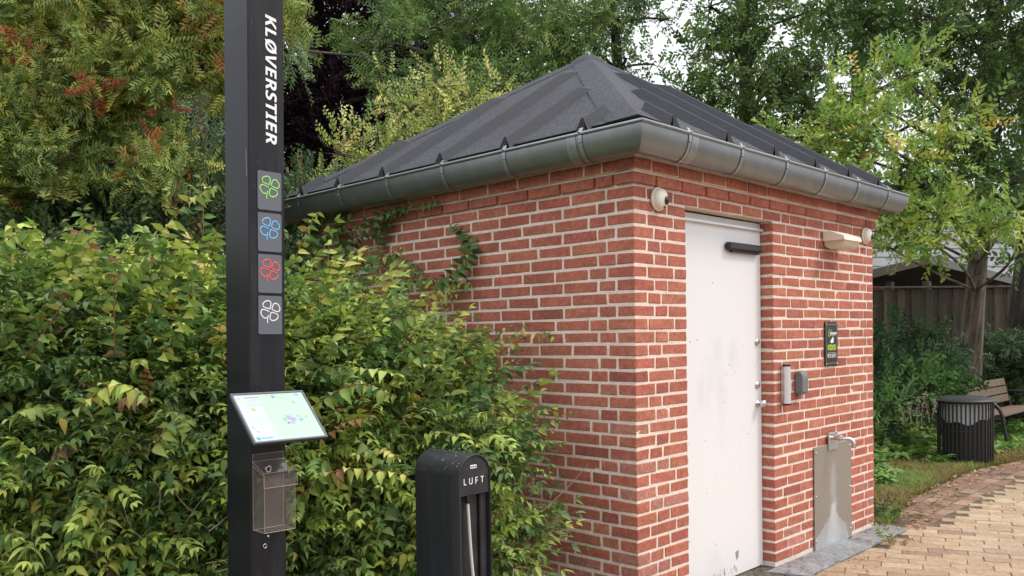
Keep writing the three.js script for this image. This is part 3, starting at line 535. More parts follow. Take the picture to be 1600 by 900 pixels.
    c.lineWidth = 7; for (const [x, yy, col] of [[62, 54, '#e8a0a8'], [44, 72, '#a8d8e0'], [72, 78, '#b8e0b0']]) { c.strokeStyle = col; c.beginPath(); c.arc(x, yy, 16, 0, 7); c.stroke(); }
    c.fillStyle = '#c8d488'; c.beginPath(); c.arc(190, 262, 30, 0, 7); c.fill();
    for (const [x, yy, col] of [[60, 480, '#a8d4ee'], [62, 540, '#f0a8b4'], [66, 580, '#b0a8bc'], [100, 640, '#68b8d8']]) { c.fillStyle = col; c.beginPath(); c.arc(x, yy, 13, 0, 7); c.fill(); }
    c.fillStyle = '#4fb2e2'; c.beginPath(); c.moveTo(34, 730); c.lineTo(86, 730); c.lineTo(86, 782); c.lineTo(52, 782); c.lineTo(34, 760); c.fill(); for (let i = 0, x = 100; i < 9; i++) { const ww = 12 + (i * 5) % 7; c.fillRect(x, 742 - (i % 3 === 1 ? 8 : 0), ww, 22 + (i % 3 === 1 ? 8 : 0)); x += ww + 5; }
  });
  const tl = V(-.087, 1.242 - GY, .008), down = V(0, -.169, .179), hgt = down.length(), ang = Math.atan2(.179, .169);   // slopes about 47 degrees
  const mk = (g) => { g.rotateX(-ang); g.translate(tl.x, tl.y, tl.z); return g; };
  const bd = part('map_board', mk(boxGeo(0, -hgt, -.012, .307, 0, 0, .003)), std({ color: lin(.05, .052, .065), roughness: .35 }), t);
  const rim = new MB(); for (const q of [[0, -hgt, .307, -hgt + .0085], [0, -.0085, .307, 0], [0, -hgt + .0085, .0085, -.0085], [.2985, -hgt + .0085, .307, -.0085]]) chBox(rim, q[0], q[1], .0005, q[2], q[3], .006, .0015); part('board_frame', mk(rim.geo()), std({ color: lin(.11, .115, .14), roughness: .35 }), bd);
  const face = new THREE.PlaneGeometry(.29, hgt - .017); face.translate(.1535, -hgt / 2, .0025); part('printed_map', mk(face), std({ map: mapTex, color: lin(.58, .58, .58), roughness: .45 }), bd);
  const br = new MB(); chBox(br, .03, 1.13, .0005, .12, 1.21, .045, .004); part('board_bracket', br.geo(), M.post, bd);
}
// clear acrylic leaflet box on the post
{
  const ac = new THREE.MeshPhysicalMaterial({ color: lin(.92, .90, .88), transmission: .97, roughness: .04, ior: 1.49, side: THREE.DoubleSide });
  const edge = new THREE.MeshPhysicalMaterial({ color: lin(.72, .62, .54), transmission: .6, roughness: .3, side: THREE.DoubleSide });
  const t = thing('leaflet_box', 'empty clear acrylic leaflet box with flap screwed to the black post', 'leaflet box', [-1.893 + .008, .722, -.396]); t.applyMatrix4(LEAN);
  const w = .13, h = .245, d = .085, pane = (name, pts, parent = t) => { const b = new MB(); b.quad(...pts.map((p) => b.v(...p))); return part(name, b.geo(), ac, parent); };
  pane('back_panel', [[0, 0, .001], [w, 0, .001], [w, .288, .001], [0, .288, .001]]);
  pane('front_panel', [[0, 0, d], [w, 0, d], [w, h - .03, d], [0, h - .03, d]]);
  pane('side_panel', [[0, 0, .001], [0, 0, d], [0, h - .03, d], [0, h, .001]]); pane('side_panel', [[w, 0, .001], [w, 0, d], [w, h - .03, d], [w, h, .001]]);
  pane('bottom_panel', [[0, 0, .001], [w, 0, .001], [w, 0, d], [0, 0, d]]);
  const fl = pane('flap', [[-.006, .262, .006], [w + .006, .262, .006], [w + .006, .226, d + .008], [-.006, .226, d + .008]]); pane('flap_lip', [[-.006, .226, d + .008], [w + .006, .226, d + .008], [w + .006, .17, d + .008], [-.006, .17, d + .008]], fl);
  const e = new MB(), rod = (a, b, r = .0009) => tube(e, [V(...a), V(...b)], r, r, 4);
  for (const x of [0, w]) { rod([x, 0, .001], [x, 0, d]); rod([x, 0, d], [x, h - .03, d]); rod([x, h - .03, d], [x, h, .001]); rod([x, 0, .001], [x, .288, .001]); }
  rod([0, 0, d], [w, 0, d]); rod([0, .288, .001], [w, .288, .001]); rod([0, 0, .001], [w, 0, .001]); part('edge', e.geo(), edge, t);
  const e2 = new MB(); for (const x of [-.006, w + .006]) { tube(e2, [V(x, .262, .006), V(x, .226, d + .008), V(x, .17, d + .008)], .0009, .0009, 4); } for (const [y, z] of [[.262, .006], [.226, d + .008], [.17, d + .008]]) tube(e2, [V(-.006, y, z), V(w + .006, y, z)], .001, .001, 4); part('flap_edge', e2.geo(), edge, fl);
  const ws = new THREE.TorusGeometry(.011, .004, 8, 20); ws.translate(.062, .226, .006); part('washer', ws, M.steel, t);
  const lt = new MB(), r = rng(3); for (let i = 0; i < 26; i++) { const x = .006 + r() * .118, z = .008 + r() * .07, s = .002 + r() * .004; const a = [lt.v(x, .0015 + r() * .003, z), lt.v(x + s, .002, z + s * r()), lt.v(x + s * r(), .003 + r() * .004, z + s)]; lt.tri(...a); } const db = part('debris', lt.geo(), std({ color: lin(.3, .15, .08), roughness: 1 }), t); db.userData.kind = 'stuff';
}
// ───────────────────────── air pump ─────────────────────────
{
  const w = .176, D = .285, top = .972 - GY, R = w / 2, t = thing('air_pump', 'black round topped bicycle air pump lettered LUFT in front of the hedge', 'air pump', [-1.254, GY, .056]);
  const r = rng(41), wear = canvasTex(1024, 1024, (c, W2, H2) => {
    c.fillStyle = '#292a2d'; c.fillRect(0, 0, W2, H2);
    for (let i = 0; i < 700; i++) { const k = r(); c.fillStyle = k < .6 ? `rgba(105,108,114,${.02 + r() * .06})` : `rgba(14,14,16,${.03 + r() * .1})`; c.beginPath(); c.ellipse(r() * W2, r() * H2, 6 + r() * 50, 4 + r() * 30, r() * 3, 0, 7); c.fill(); }
    c.strokeStyle = 'rgba(40,40,44,.8)'; c.lineWidth = 2; c.beginPath(); c.moveTo(420, 640); c.quadraticCurveTo(440, 800, 330, 1024); c.stroke();
  });
  const pm = new THREE.MeshPhysicalMaterial({ map: wear, bumpMap: scaled(roughTex, 2), bumpScale: .0006, roughness: .5, specularIntensity: .7, side: THREE.DoubleSide });
  // shell: an arch profile run from front to back, open front recess
  const prof = [[0, 0]]; for (let k = 0; k <= 20; k++) { const a = Math.PI * (1 - k / 20); prof.push([R + R * Math.cos(a), top - R + R * Math.sin(a)]); } prof.push([w, 0]);
  const sh = new MB(); let acc = 0;
  const ringAt = (z, ins) => prof.map(([x, y], i) => { const dx = R - x, L = Math.hypot(dx, Math.max(0, y - (top - R))) || 1; return [x + Math.sign(dx) * Math.min(Math.abs(dx), ins * Math.abs(dx) / L + (y <= top - R ? 0 : 0)), y - (y > top - R ? ins * (y - (top - R)) / L : 0), z]; });
  const rs = [ringAt(-D, .012), ringAt(-D + .012, 0), ringAt(-.004, 0), ringAt(0, .003), ringAt(0, .007), ringAt(-.008, .008), ringAt(-.05, .008)];
  const ids = rs.map((q, j) => q.map(([x, y, z], i) => { const s = i === 0 ? 0 : i; return sh.v(x, y, z, (z + D) / 1.0, i / 23 + j * .001 + .3); }));
  for (let j = 0; j + 1 < ids.length; j++) for (let i = 0; i + 1 < prof.length; i++) sh.quad(ids[j][i], ids[j][i + 1], ids[j + 1][i + 1], ids[j + 1][i]);
  const bc = sh.v(R, top / 2, -D, .5, .5); for (let i = 0; i + 1 < prof.length; i++) sh.tri(bc, ids[0][i + 1], ids[0][i]);
  const shell = part('shell', sh.geo(), pm, t);
  // upper front plate carrying the word, recessed lower panel
  const s = new THREE.Shape(), q = R - .008; s.moveTo(R - q, top - R - .075); s.lineTo(R - q, top - R); s.absarc(R, top - R, q, Math.PI, 0, true); s.lineTo(R + q, top - R - .075); s.lineTo(R - q, top - R - .075);
  const fp = new THREE.ExtrudeGeometry(s, { depth: .03, bevelEnabled: true, bevelSize: .001, bevelThickness: .001, bevelSegments: 1, curveSegments: 20 }); fp.translate(0, 0, -.036); const plate = part('front_plate', fp, pm, t);
  part('recess_panel', boxGeo(.009, .0, -.05, w - .045, top - .12, -.034, .002), pm, t); part('recess_side', boxGeo(w - .046, .0, -.034, w - .009, top - .165, -.018, .004), pm, t);
  for (const [i, ch] of [...'LUFT'].entries()) { const g = new TextGeometry(ch, { font: fontR, size: .0255, depth: .002, curveSegments: 6 }); g.computeBoundingBox(); const bb = g.boundingBox; g.translate(-(bb.min.x + bb.max.x) / 2, 0, 0); g.translate(.036 + i * .0315, .852 - GY, -.0055); part('letter', g, lettering, plate); }
  part('maker_label', boxGeo(.066, .914 - GY, -.0055, .1, .928 - GY, -.0035, .0005), lettering, plate); const mk = new MB(); for (const [x, l] of [[.07, .008], [.081, .006], [.089, .007]]) chBox(mk, x, .918 - GY, -.0034, x + l, .924 - GY, -.003, .0001); part('label_print', mk.geo(), M.blackPl, plate);
  // hose
  const hp = curve([V(.058, .83 - GY, -.02), V(.06, .79 - GY, -.018), V(.062, .7 - GY, -.014), V(.068, .56 - GY, -.01), V(.078, .4 - GY, -.002), V(.09, .2 - GY, .01), V(.09, .1 - GY, .03)], 40); part('hose', tubeGeo(hp.slice(4), .0065, .0065, 10), std({ color: lin(.52, .50, .47), roughness: .6 }), t);
  part('hose_sleeve', tubeGeo(hp.slice(1, 9), .0115, .0095, 12), M.blackPl, t); const nut = new THREE.CylinderGeometry(.011, .011, .018, 6); nut.translate(.058, .822 - GY, -.02); part('hose_nut', nut, M.alu, t);
  for (const [x, y] of [[.09, .79]]) { const b = new THREE.SphereGeometry(.0045, 8, 6); b.translate(x, y - GY, -.048); part('screw', b, M.steel, t); }
  // bird droppings on the rounded top
  const dr = new MB(); for (let i = 0; i < 24; i++) { const a = Math.PI * (.38 + r() * .52), z = -.02 - r() * .15 - (i < 10 ? .04 : 0), l = .002 + r() * (i % 6 ? .004 : .014), wd = .001 + r() * .002, P = (aa, zz) => V(R + (R + .0008) * Math.cos(aa), top - R + (R + .0008) * Math.sin(aa), zz); const c = P(a, z), n = 7, ring = []; const ci = dr.v(c.x, c.y, c.z); for (let k = 0; k < n; k++) { const th = k / n * 6.283, f = .6 + r() * .7, p = P(a + Math.cos(th) * l * f / R, z + Math.sin(th) * wd * f); ring.push(dr.v(p.x, p.y, p.z)); } for (let k = 0; k < n; k++) dr.tri(ci, ring[k], ring[(k + 1) % n]); }
  const dd = part('droppings', dr.geo(), std({ color: lin(.34, .33, .30), roughness: .9 }), shell); dd.userData.kind = 'stuff';
}
// ───────────────────────── foliage kit ─────────────────────────
const UPV = V(0, 1, 0);
// a leaf blade: base, two cross ribs, tip; folded along the midrib and drooping (8 triangles)
function blade(mb, base, dir, nor, len, wid, droop, col, shape = .4, fine = false) {
  const side = V(0, 0, 0).crossVectors(dir, nor).normalize(), n = V(0, 0, 0).crossVectors(side, dir).normalize();
  const P = (t, s, f) => base.clone().addScaledVector(dir, len * t).addScaledVector(side, wid * s).addScaledVector(n, f - droop * len * t * t);
  const c2 = col.map((x) => x * 1.12), put = (p, c) => mb.v(p.x, p.y, p.z, 0, 0, c), fo = wid * .22;
  if (fine) {                                                     // ovate blade with a drawn-out tip, 16 triangles
    const S = [[.14, .3], [.32, .47], [.52, .44], [.72, .27], [.88, .1]].map(([t, w]) => [put(P(t, w, fo * w * 2.2), col), put(P(t, 0, 0), c2), put(P(t, -w, fo * w * 2.2), col)]), b = put(P(0, 0, 0), c2), e = put(P(1, 0, 0), col);
    mb.tri(b, S[0][0], S[0][1]); mb.tri(b, S[0][1], S[0][2]); for (let i = 0; i < 4; i++) { mb.quad(S[i][0], S[i + 1][0], S[i + 1][1], S[i][1]); mb.quad(S[i][1], S[i + 1][1], S[i + 1][2], S[i][2]); } mb.tri(S[4][0], e, S[4][1]); mb.tri(S[4][1], e, S[4][2]); return;
  }
  const b = put(P(0, 0, 0), c2), l1 = put(P(shape * .75, .46, fo), col), m1 = put(P(shape * .75, 0, 0), c2), r1 = put(P(shape * .75, -.46, fo), col);
  const l2 = put(P(shape + .28, .36, fo * .8), col), m2 = put(P(shape + .28, 0, 0), c2), r2 = put(P(shape + .28, -.36, fo * .8), col), t = put(P(1, 0, 0), col);
  mb.tri(b, l1, m1); mb.tri(b, m1, r1); mb.quad(l1, l2, m2, m1); mb.quad(m1, m2, r2, r1); mb.tri(l2, t, m2); mb.tri(m2, t, r2);
}
const jv = (r, s) => V((r() - .5) * s, (r() - .5) * s, (r() - .5) * s);
const BROWN = [.55, .4, .3];
// twig with opposite leaves; +y along the twig, +z towards the sky
function twigPairs(seed, { L = .24, pairs = 6, ll = .058, lw = .03, droop = .5, hang = .55, out = .8 }) {
  const r = rng(seed), mb = new MB(), pts = []; for (let k = 0; k <= 6; k++) { const t = k / 6; pts.push(V(Math.sin(t * 2 + seed) * .012, L * t, .04 * t - .1 * t * t)); }
  tube(mb, pts, .0022, .0008, 3, BROWN, false);
  for (let k = 0; k < pairs; k++) { const t = .12 + .88 * k / (pairs - 1), p = pts[Math.min(6, Math.round(t * 6))]; for (const s of [-1, 1]) { const d = V(s * out, .45 + r() * .3, -hang * r() * 1.3 + .1).add(jv(r, .5)).normalize(); const sz = (1 - .45 * Math.pow(t, 3)) * (.75 + r() * .45), k2 = .8 + r() * .4; blade(mb, p.clone(), d, V((r() - .5) * .8, .2, 1).normalize(), ll * sz, lw * sz, droop * (.5 + r()), [k2 * (.95 + r() * .15), k2, k2 * (.9 + r() * .2)], .4, true); } }
  { const d = V((r() - .5) * .4, 1, -.2).normalize(); blade(mb, pts[6].clone(), d, V(0, 0, 1), ll * .7, lw * .6, .3, [1.05, 1.1, 1]); }
  return mb.geo();
}
// twig with alternate broad leaves
function twigAlt(seed, { L = .3, n = 9, ll = .075, lw = .038, droop = .35 }) {
  const r = rng(seed), mb = new MB(), pts = []; for (let k = 0; k <= 5; k++) { const t = k / 5; pts.push(V(.02 * Math.sin(t * 3 + seed), L * t, -.05 * t * t)); }
  tube(mb, pts, .003, .001, 3, BROWN, false);
  for (let k = 0; k < n; k++) { const t = .1 + .9 * k / (n - 1), p = pts[0].clone().lerp(pts[5], t), s = k % 2 ? 1 : -1, d = V(s * .8, .5 + r() * .3, -.5 * r()).add(jv(r, .6)).normalize(), sz = .7 + r() * .5, q = .78 + r() * .44; blade(mb, p, d, V((r() - .5), (r() - .5) * .5, 1).normalize(), ll * sz, lw * sz, droop * (.4 + r()), [q, q, q]); }
  return mb.geo();
}
// spray of feathered (pinnate) leaves
function sprayPinnate(seed, { leaves = 5, L = .2, pairs = 6, ll = .055, lw = .017 }) {
  const r = rng(seed), mb = new MB();
  for (let f = 0; f < leaves; f++) {
    const a = f / leaves * 6.283 + r(), ax = V(Math.cos(a) * .8, .45 + r() * .4, Math.sin(a) * .8).normalize(), base = V(0, f * .02, 0), q = .75 + r() * .5, side = V(0, 0, 0).crossVectors(ax, UPV).normalize(), up = V(0, 0, 0).crossVectors(side, ax);
    const at2 = (t) => base.clone().addScaledVector(ax, L * t).addScaledVector(up, -.32 * L * t * t);
    tube(mb, [at2(0), at2(.5), at2(1)], .0012, .0006, 3, [.8, .8, .6], false);
    for (let k = 0; k < pairs; k++) { const t = .25 + .7 * k / (pairs - 1); for (const s of [-1, 1]) { const d = side.clone().multiplyScalar(s).addScaledVector(ax, .55).addScaledVector(up, -.25 - r() * .4).normalize(), z = .8 + r() * .35, w = q * (.85 + r() * .3); blade(mb, at2(t), d, up.clone().add(jv(r, .5)), ll * z, lw * z, .25, [w, w, w], .45); } }
    blade(mb, at2(.97), ax.clone().addScaledVector(up, -.4).normalize(), up, ll, lw, .2, [q, q, q], .45);
  }
  return mb.geo();
}
const leafMat = (o = {}) => new THREE.MeshPhysicalMaterial({ vertexColors: true, roughness: .6, transmission: .5, specularIntensity: .4, side: THREE.DoubleSide, ...o });
const LEAF = leafMat();
function basis(axis, up = UPV, roll = 0) {
  const y = axis.clone().normalize(); let x = V(0, 0, 0).crossVectors(y, up); if (x.lengthSq() < 1e-4) x = V(1, 0, 0); x.normalize(); let z = V(0, 0, 0).crossVectors(x, y);
  if (roll) { const c = Math.cos(roll), s = Math.sin(roll), x2 = x.clone().multiplyScalar(c).addScaledVector(z, s); z = z.clone().multiplyScalar(c).addScaledVector(x, -s); x = x2; }
  return new THREE.Matrix4().makeBasis(x, y, z);
}
// lists of placed sprays -> InstancedMesh parts
class Spray {
  constructor(geos) { this.g = geos; this.l = geos.map(() => []); this.k = 0; }
  add(p, axis, scale, col, roll = 0) { const m = basis(axis, UPV, roll); m.scale(V(scale, scale, scale)); m.setPosition(p); this.l[this.k++ % this.g.length].push([m, col]); }
  build(name, parent, mat = LEAF, label) {
    this.g.forEach((g, i) => {
      const L = this.l[i]; if (!L.length) return; const im = new THREE.InstancedMesh(g, mat, L.length); im.name = parent === scene ? numbered(name) : name; im.castShadow = im.receiveShadow = true;
      L.forEach(([m, c], k) => { im.setMatrixAt(k, m); im.setColorAt(k, c); }); im.userData.kind = 'stuff'; if (label) im.userData.label = label; parent.add(im);
    });
  }
}
const FOL = 2.05;                       // reflected plus transmitted share of a leaf
const mixc = (r, list) => { let q = r(), i = 0; while (i < list.length - 1 && q > list[i][0]) { q -= list[i][0]; i++; } const c = list[i][1], k = FOL * (.8 + r() * .4); return lin(c[0] * k * (.9 + r() * .2), c[1] * k, c[2] * k * (.85 + r() * .3)); };
const rdir = (r) => { const z = r() * 2 - 1, a = r() * 6.283, s = Math.sqrt(1 - z * z); return V(s * Math.cos(a), z, s * Math.sin(a)); };

// ───────────────────────── hedge in front of the side wall ─────────────────────────
const hedgeTwigs = [1, 2, 3, 4, 5].map((s) => twigPairs(s * 13, { L: .22 + s * .012, pairs: 4 + (s % 3), ll: .05 + (s % 4) * .009, lw: .025 + (s % 3) * .005 }));
const hedgeGreens = [[.34, [.084, .14, .046]], [.18, [.054, .098, .04]], [.28, [.135, .195, .055]], [.18, [.225, .275, .075]], [.02, [.2, .11, .06]]];
const hedgeYellow = [[.34, [.16, .22, .055]], [.36, [.26, .30, .075]], [.24, [.09, .15, .045]], [.045, [.34, .29, .085]], [.015, [.2, .11, .07]]];
const patch = fbm(313, 4, 3);
const hedge = thing('mixed_hedge', 'broad leafy green hedge with yellowish shoots growing against the brick wall', 'hedge', [0, 0, 0]);
const hedgeLobes = [];
{
  const r = rng(606), sp = new Spray(hedgeTwigs), wood = new MB();
  const add = (px, py, z, rad, o = {}) => hedgeLobes.push({ c: at(px, py, z + rad * .8), r: rad, ...o });
  // foot, middle, crown: centre of the face in the photograph, distance of its face, radius
  for (const [px, z, rad] of [[-130, 3.5, .48], [40, 3.55, .45], [200, 3.62, .42], [330, 3.75, .42], [470, 3.85, .4], [600, 3.95, .36], [715, 4.02, .28], [800, 4.2, .13]]) add(px, 860, z, rad);
  for (const [px, z, rad] of [[-120, 3.5, .46], [60, 3.5, .45], [190, 3.6, .42], [320, 3.8, .42], [480, 3.85, .42], [610, 3.95, .38], [710, 4.1, .27], [775, 4.3, .13]]) add(px, 715, z, rad);
  for (const [px, z, rad] of [[-110, 3.55, .45], [50, 3.55, .45], [200, 3.7, .42], [330, 3.95, .42], [480, 4.0, .36], [600, 4.15, .3], [690, 4.35, .2], [745, 4.5, .1]]) add(px, 615, z, rad);
  for (const [px, z, rad] of [[-90, 3.7, .38], [70, 3.75, .38], [210, 3.95, .34], [330, 4.2, .32], [470, 4.2, .28], [560, 4.4, .2], [620, 4.55, .13]]) add(px, 545, z, rad, { y: 1 });
  for (const [px, py, z, rad] of [[-40, 510, 4.0, .26], [110, 520, 4.1, .22], [230, 520, 4.35, .2], [320, 520, 4.5, .2]]) add(px, py, z, rad, { y: 1 });
  const ok = (p) => !(p.x > -.05 && p.z > -W - .2 && p.z < .3) && !(p.z > -.62 && p.z < -.35 && p.x > -1.97 && p.x < -1.68) && !(p.x > -1.3 && p.x < -1.03 && p.z > -.28 && p.z < .2) && p.y > GY;
  const near = [];
  for (const L of hedgeLobes) {
    const n = Math.round(640 * L.r * L.r / .16);
    const root = V(L.c.x, GY, L.c.z); tube(wood, curve([root.clone().add(jv(r, .15)).setY(GY - .02), L.c.clone().lerp(root, .5).add(jv(r, .15)), L.c], 6), .014, .006, 5, [.5, .4, .3]);
    for (let b = 0; b < 10; b++) { const d = rdir(r); tube(wood, curve([L.c, L.c.clone().addScaledVector(d, L.r * .5).add(jv(r, .1)), L.c.clone().addScaledVector(d, L.r * .98)], 4), .006, .002, 4, r() < .3 ? [1.5, 1.3, 1.0] : [.6, .46, .34]); }
    for (let i = 0; i < n; i++) {
      const d = rdir(r); if (d.dot(FW) > .55) continue;
      const bump = 1 + .16 * Math.sin(d.x * 7 + L.c.x * 5) * Math.sin(d.y * 6 + L.c.z * 3), rad = L.r * bump * (1 - .5 * Math.pow(r(), 2.2));
      const p = L.c.clone().addScaledVector(d, rad); if (!ok(p)) continue;
      const ax = d.clone().multiplyScalar(.75).addScaledVector(UPV, .15 + r() * .5).add(jv(r, .9));
      const q = patch(p.z * .35 + 3, p.y * .35 + p.x * .2), yel = (L.y ? .5 : 0) + (q - .5) * 2.2 + (p.z > -.2 && p.x < -2.2 ? .15 : 0);
      const col = mixc(r, r() < .2 + yel * .8 ? hedgeYellow : hedgeGreens), s = .58 + r() * .5 + (r() < .15 ? .35 : 0);
      const tip = p.clone().addScaledVector(ax.clone().normalize(), .22 * s); if (!ok(tip)) continue;
      sp.add(p, ax, s, col, (r() - .5) * 1.2);
      if (rad > L.r * .97 && d.dot(FW) < -.2) near.push([tip, d]);
    }
  }
  sp.build('foliage', hedge, LEAF); part('branches', wood.geo(), std({ vertexColors: true, color: lin(.3, .24, .18), roughness: .95 }), hedge);
  // nearest big leaves, one by one
  const lg = [5, 6, 7, 8].map((s) => { const b = new MB(), q = rng(s); blade(b, V(0, 0, 0), V(0, 1, 0), V(0, 0, 1), .062 + q() * .014, .032 + q() * .007, .25 + q() * .3, [1, 1, 1], .4, true); return b.geo(); });
  const lm = [[.05, .105, .03], [.085, .15, .034], [.2, .26, .05], [.125, .19, .04], [.3, .24, .055]].map((c) => leafMat({ vertexColors: true, color: lin(...c.map((x) => x * FOL)) }));
  near.sort((a, b) => a[0].distanceTo(CAM) - b[0].distanceTo(CAM));
  for (let i = 0, k = 0; i < near.length && k < 260; i += 7, k++) {
    const [p, d] = near[i], m = part('leaf', lg[k % 4], lm[Math.floor(Math.pow(r(), 1.6) * 5)], hedge), ax = d.clone().multiplyScalar(.4).add(V(0, -.75, 0)).add(jv(r, .9));
    m.applyMatrix4(basis(ax, d, (r() - .5)).setPosition(p));
  }
  // long shoots with paired leaves
  const shootLeaves = new Spray([0, 1].map((s) => { const b = new MB(); for (const q of [-1, 1]) blade(b, V(0, 0, 0), V(q * .75, .25, -.5).normalize(), V(0, .1, 1), .064 - s * .01, .033, .5, [1, 1, 1], .4, true); return b.geo(); })), stemMat = std({ vertexColors: true, color: lin(.28, .2, .13), roughness: .8 });
  const shoot = (pts, n, cols, sc = 1, stem = [1.0, .55, .42]) => { const P = curve(pts, n * 3), stems = new MB(); tube(stems, P, .0034, .0013, 4, stem, false); part('shoot_stem', stems.geo(), stemMat, hedge); for (let k = 0; k < n; k++) { const t = (k + .5) / n, i = Math.min(P.length - 2, Math.floor(t * (P.length - 1))), ax = P[i + 1].clone().sub(P[i]).normalize(); shootLeaves.add(P[i], ax.addScaledVector(UPV, .15), sc * (1.1 - .5 * Math.pow(t, 4)) * (.75 + r() * .4), mixc(r, cols), (r() - .5) * 1.1 + (k % 2 ? 1.2 : 0)); } };
  const dark = [[.6, [.05, .10, .03]], [.4, [.085, .15, .036]]];
  const wp = (px, py, o = .05) => onX(px, py, -o);
  shoot([at(190, 430, 4.1), at(250, 365, 4.08), at(300, 310, 4.05), at(342, 288, 4.0)], 15, hedgeYellow, 1.15); for (const [x0, y0, x1, y1, x2, y2, z] of [[90, 480, 130, 400, 150, 345, 3.8], [230, 470, 260, 400, 262, 350, 4.0], [10, 470, -5, 400, 30, 360, 3.7], [300, 470, 330, 400, 338, 365, 4.2], [150, 500, 190, 430, 240, 400, 3.7], [40, 560, 100, 470, 110, 430, 3.45], [250, 560, 290, 490, 300, 440, 3.65], [120, 640, 180, 600, 230, 620, 3.3], [470, 520, 520, 450, 560, 440, 4.1], [560, 560, 620, 500, 690, 490, 4.15], [590, 620, 650, 560, 700, 545, 4.0], [480, 640, 560, 600, 620, 620, 3.7], [460, 780, 530, 735, 640, 742, 3.6], [240, 700, 280, 650, 300, 670, 3.4]]) shoot([at(x0, y0, z), at(x1, y1, z - .03), at(x2, y2, z - .06)], 13, hedgeYellow, 1.05); shoot([at(310, 420, 4.5), at(318, 350, 4.5), at(312, 268, 4.5)], 13, dark.concat([]), .9);
  shoot([at(60, 440, 3.9), at(105, 380, 3.9), at(112, 355, 3.9)], 8, hedgeYellow); shoot([at(20, 420, 3.9), at(60, 370, 3.85), at(10, 352, 3.8)], 9, hedgeYellow, 1.2); shoot([at(180, 560, 3.6), at(178, 450, 3.55), at(185, 395, 3.5)], 13, hedgeYellow);
  shoot([at(455, 420, 4.6), at(480, 360, 4.6), at(497, 330, 4.55)], 11, hedgeYellow); shoot([wp(470, 430, .2), wp(520, 400, .15), wp(560, 372, .1), wp(600, 338, .08), wp(640, 322, .07)], 30, dark, 1.35); shoot([wp(520, 400, .2), wp(560, 395, .15), wp(610, 400, .12), wp(630, 385, .1)], 17, hedgeYellow, 1.1); shoot([wp(480, 400, .25), wp(505, 370, .2), wp(540, 352, .12)], 12, dark, 1.1); shoot([wp(560, 440, .25), wp(610, 425, .2), wp(650, 420, .15)], 12, hedgeYellow, 1.1);
  shoot([wp(455, 390, .15), wp(500, 372, .1), wp(560, 352, .07), wp(610, 330, .06), wp(660, 318, .06), wp(690, 316, .06)], 30, dark, 1.15); shoot([wp(600, 420, .12), wp(590, 380, .07), wp(600, 345, .06), wp(625, 325, .06)], 18, dark, 1.15); shoot([wp(480, 385, .1), wp(490, 352, .06), wp(520, 338, .06), wp(560, 332, .06)], 18, dark, 1.2); shoot([wp(660, 470, .12), wp(690, 450, .08), wp(716, 440, .06), wp(740, 446, .06)], 14, hedgeYellow, 1.05); shoot([wp(520, 425, .15), wp(530, 380, .08), wp(525, 350, .06), wp(545, 335, .06)], 16, dark, 1.2); shoot([wp(540, 430, .15), wp(590, 405, .1), wp(640, 410, .08), wp(665, 430, .07)], 18, dark, 1.1); shoot([wp(600, 460, .2), wp(640, 436, .12), wp(690, 436, .08), wp(722, 415, .06), wp(735, 388, .05), wp(722, 362, .05), wp(702, 352, .06)], 38, dark, 1.25); shoot([wp(620, 500, .2), wp(680, 470, .16), wp(720, 458, .14)], 9, hedgeYellow);
  shoot([wp(690, 560, .2), wp(760, 520, .12), wp(830, 505, .1)], 9, hedgeYellow, .85); shoot([wp(720, 620, .2), wp(790, 545, .12), wp(850, 520, .1), wp(868, 528, .1)], 11, hedgeYellow, .85); shoot([wp(760, 640, .2), wp(830, 600, .1), wp(880, 585, .08)], 8, hedgeGreens, .8);
  for (let i = 0; i < 90; i++) { const L = hedgeLobes[Math.floor(r() * hedgeLobes.length)], d = rdir(r); if (d.dot(FW) > .1 || d.y < -.2) { i--; continue; } const a = L.c.clone().addScaledVector(d, L.r * .8), e = d.clone().addScaledVector(UPV, .5).add(jv(r, 1)).normalize(), b = a.clone().addScaledVector(e, .2), c = b.clone().addScaledVector(e, .15 + r() * .12).add(V(0, -.06 - r() * .08, 0)); if (![a, b, c].every(ok)) continue; shoot([a, b, c], 10, L.y || r() < .6 ? hedgeYellow : hedgeGreens, .9); }
  shootLeaves.build('shoot_leaves', hedge, LEAF);
  // bare dry twigs low in the hedge
  const dry = new MB(); for (let i = 0; i < 70; i++) { const px = r() < .6 ? r() * 340 : 450 + r() * 400, py = 780 + r() * 130, z = px < 350 ? 3.5 + r() * .2 : 3.85 + r() * .25, a = at(px, py, z), d = V(r() - .5, (r() - .35) * .7, (r() - .5) * .7).normalize(), b = a.clone().addScaledVector(d, .1 + r() * .12), c = b.clone().addScaledVector(d.add(jv(r, .8)), .12); if (![a, b, c].every(ok)) continue; tube(dry, curve([a, b, c], 6), .0026, .0012, 4, [1, 1, 1], false); }
  part('dry_twigs', dry.geo(), std({ color: lin(.34, .28, .2), roughness: .9 }), hedge, 'stuff');
}

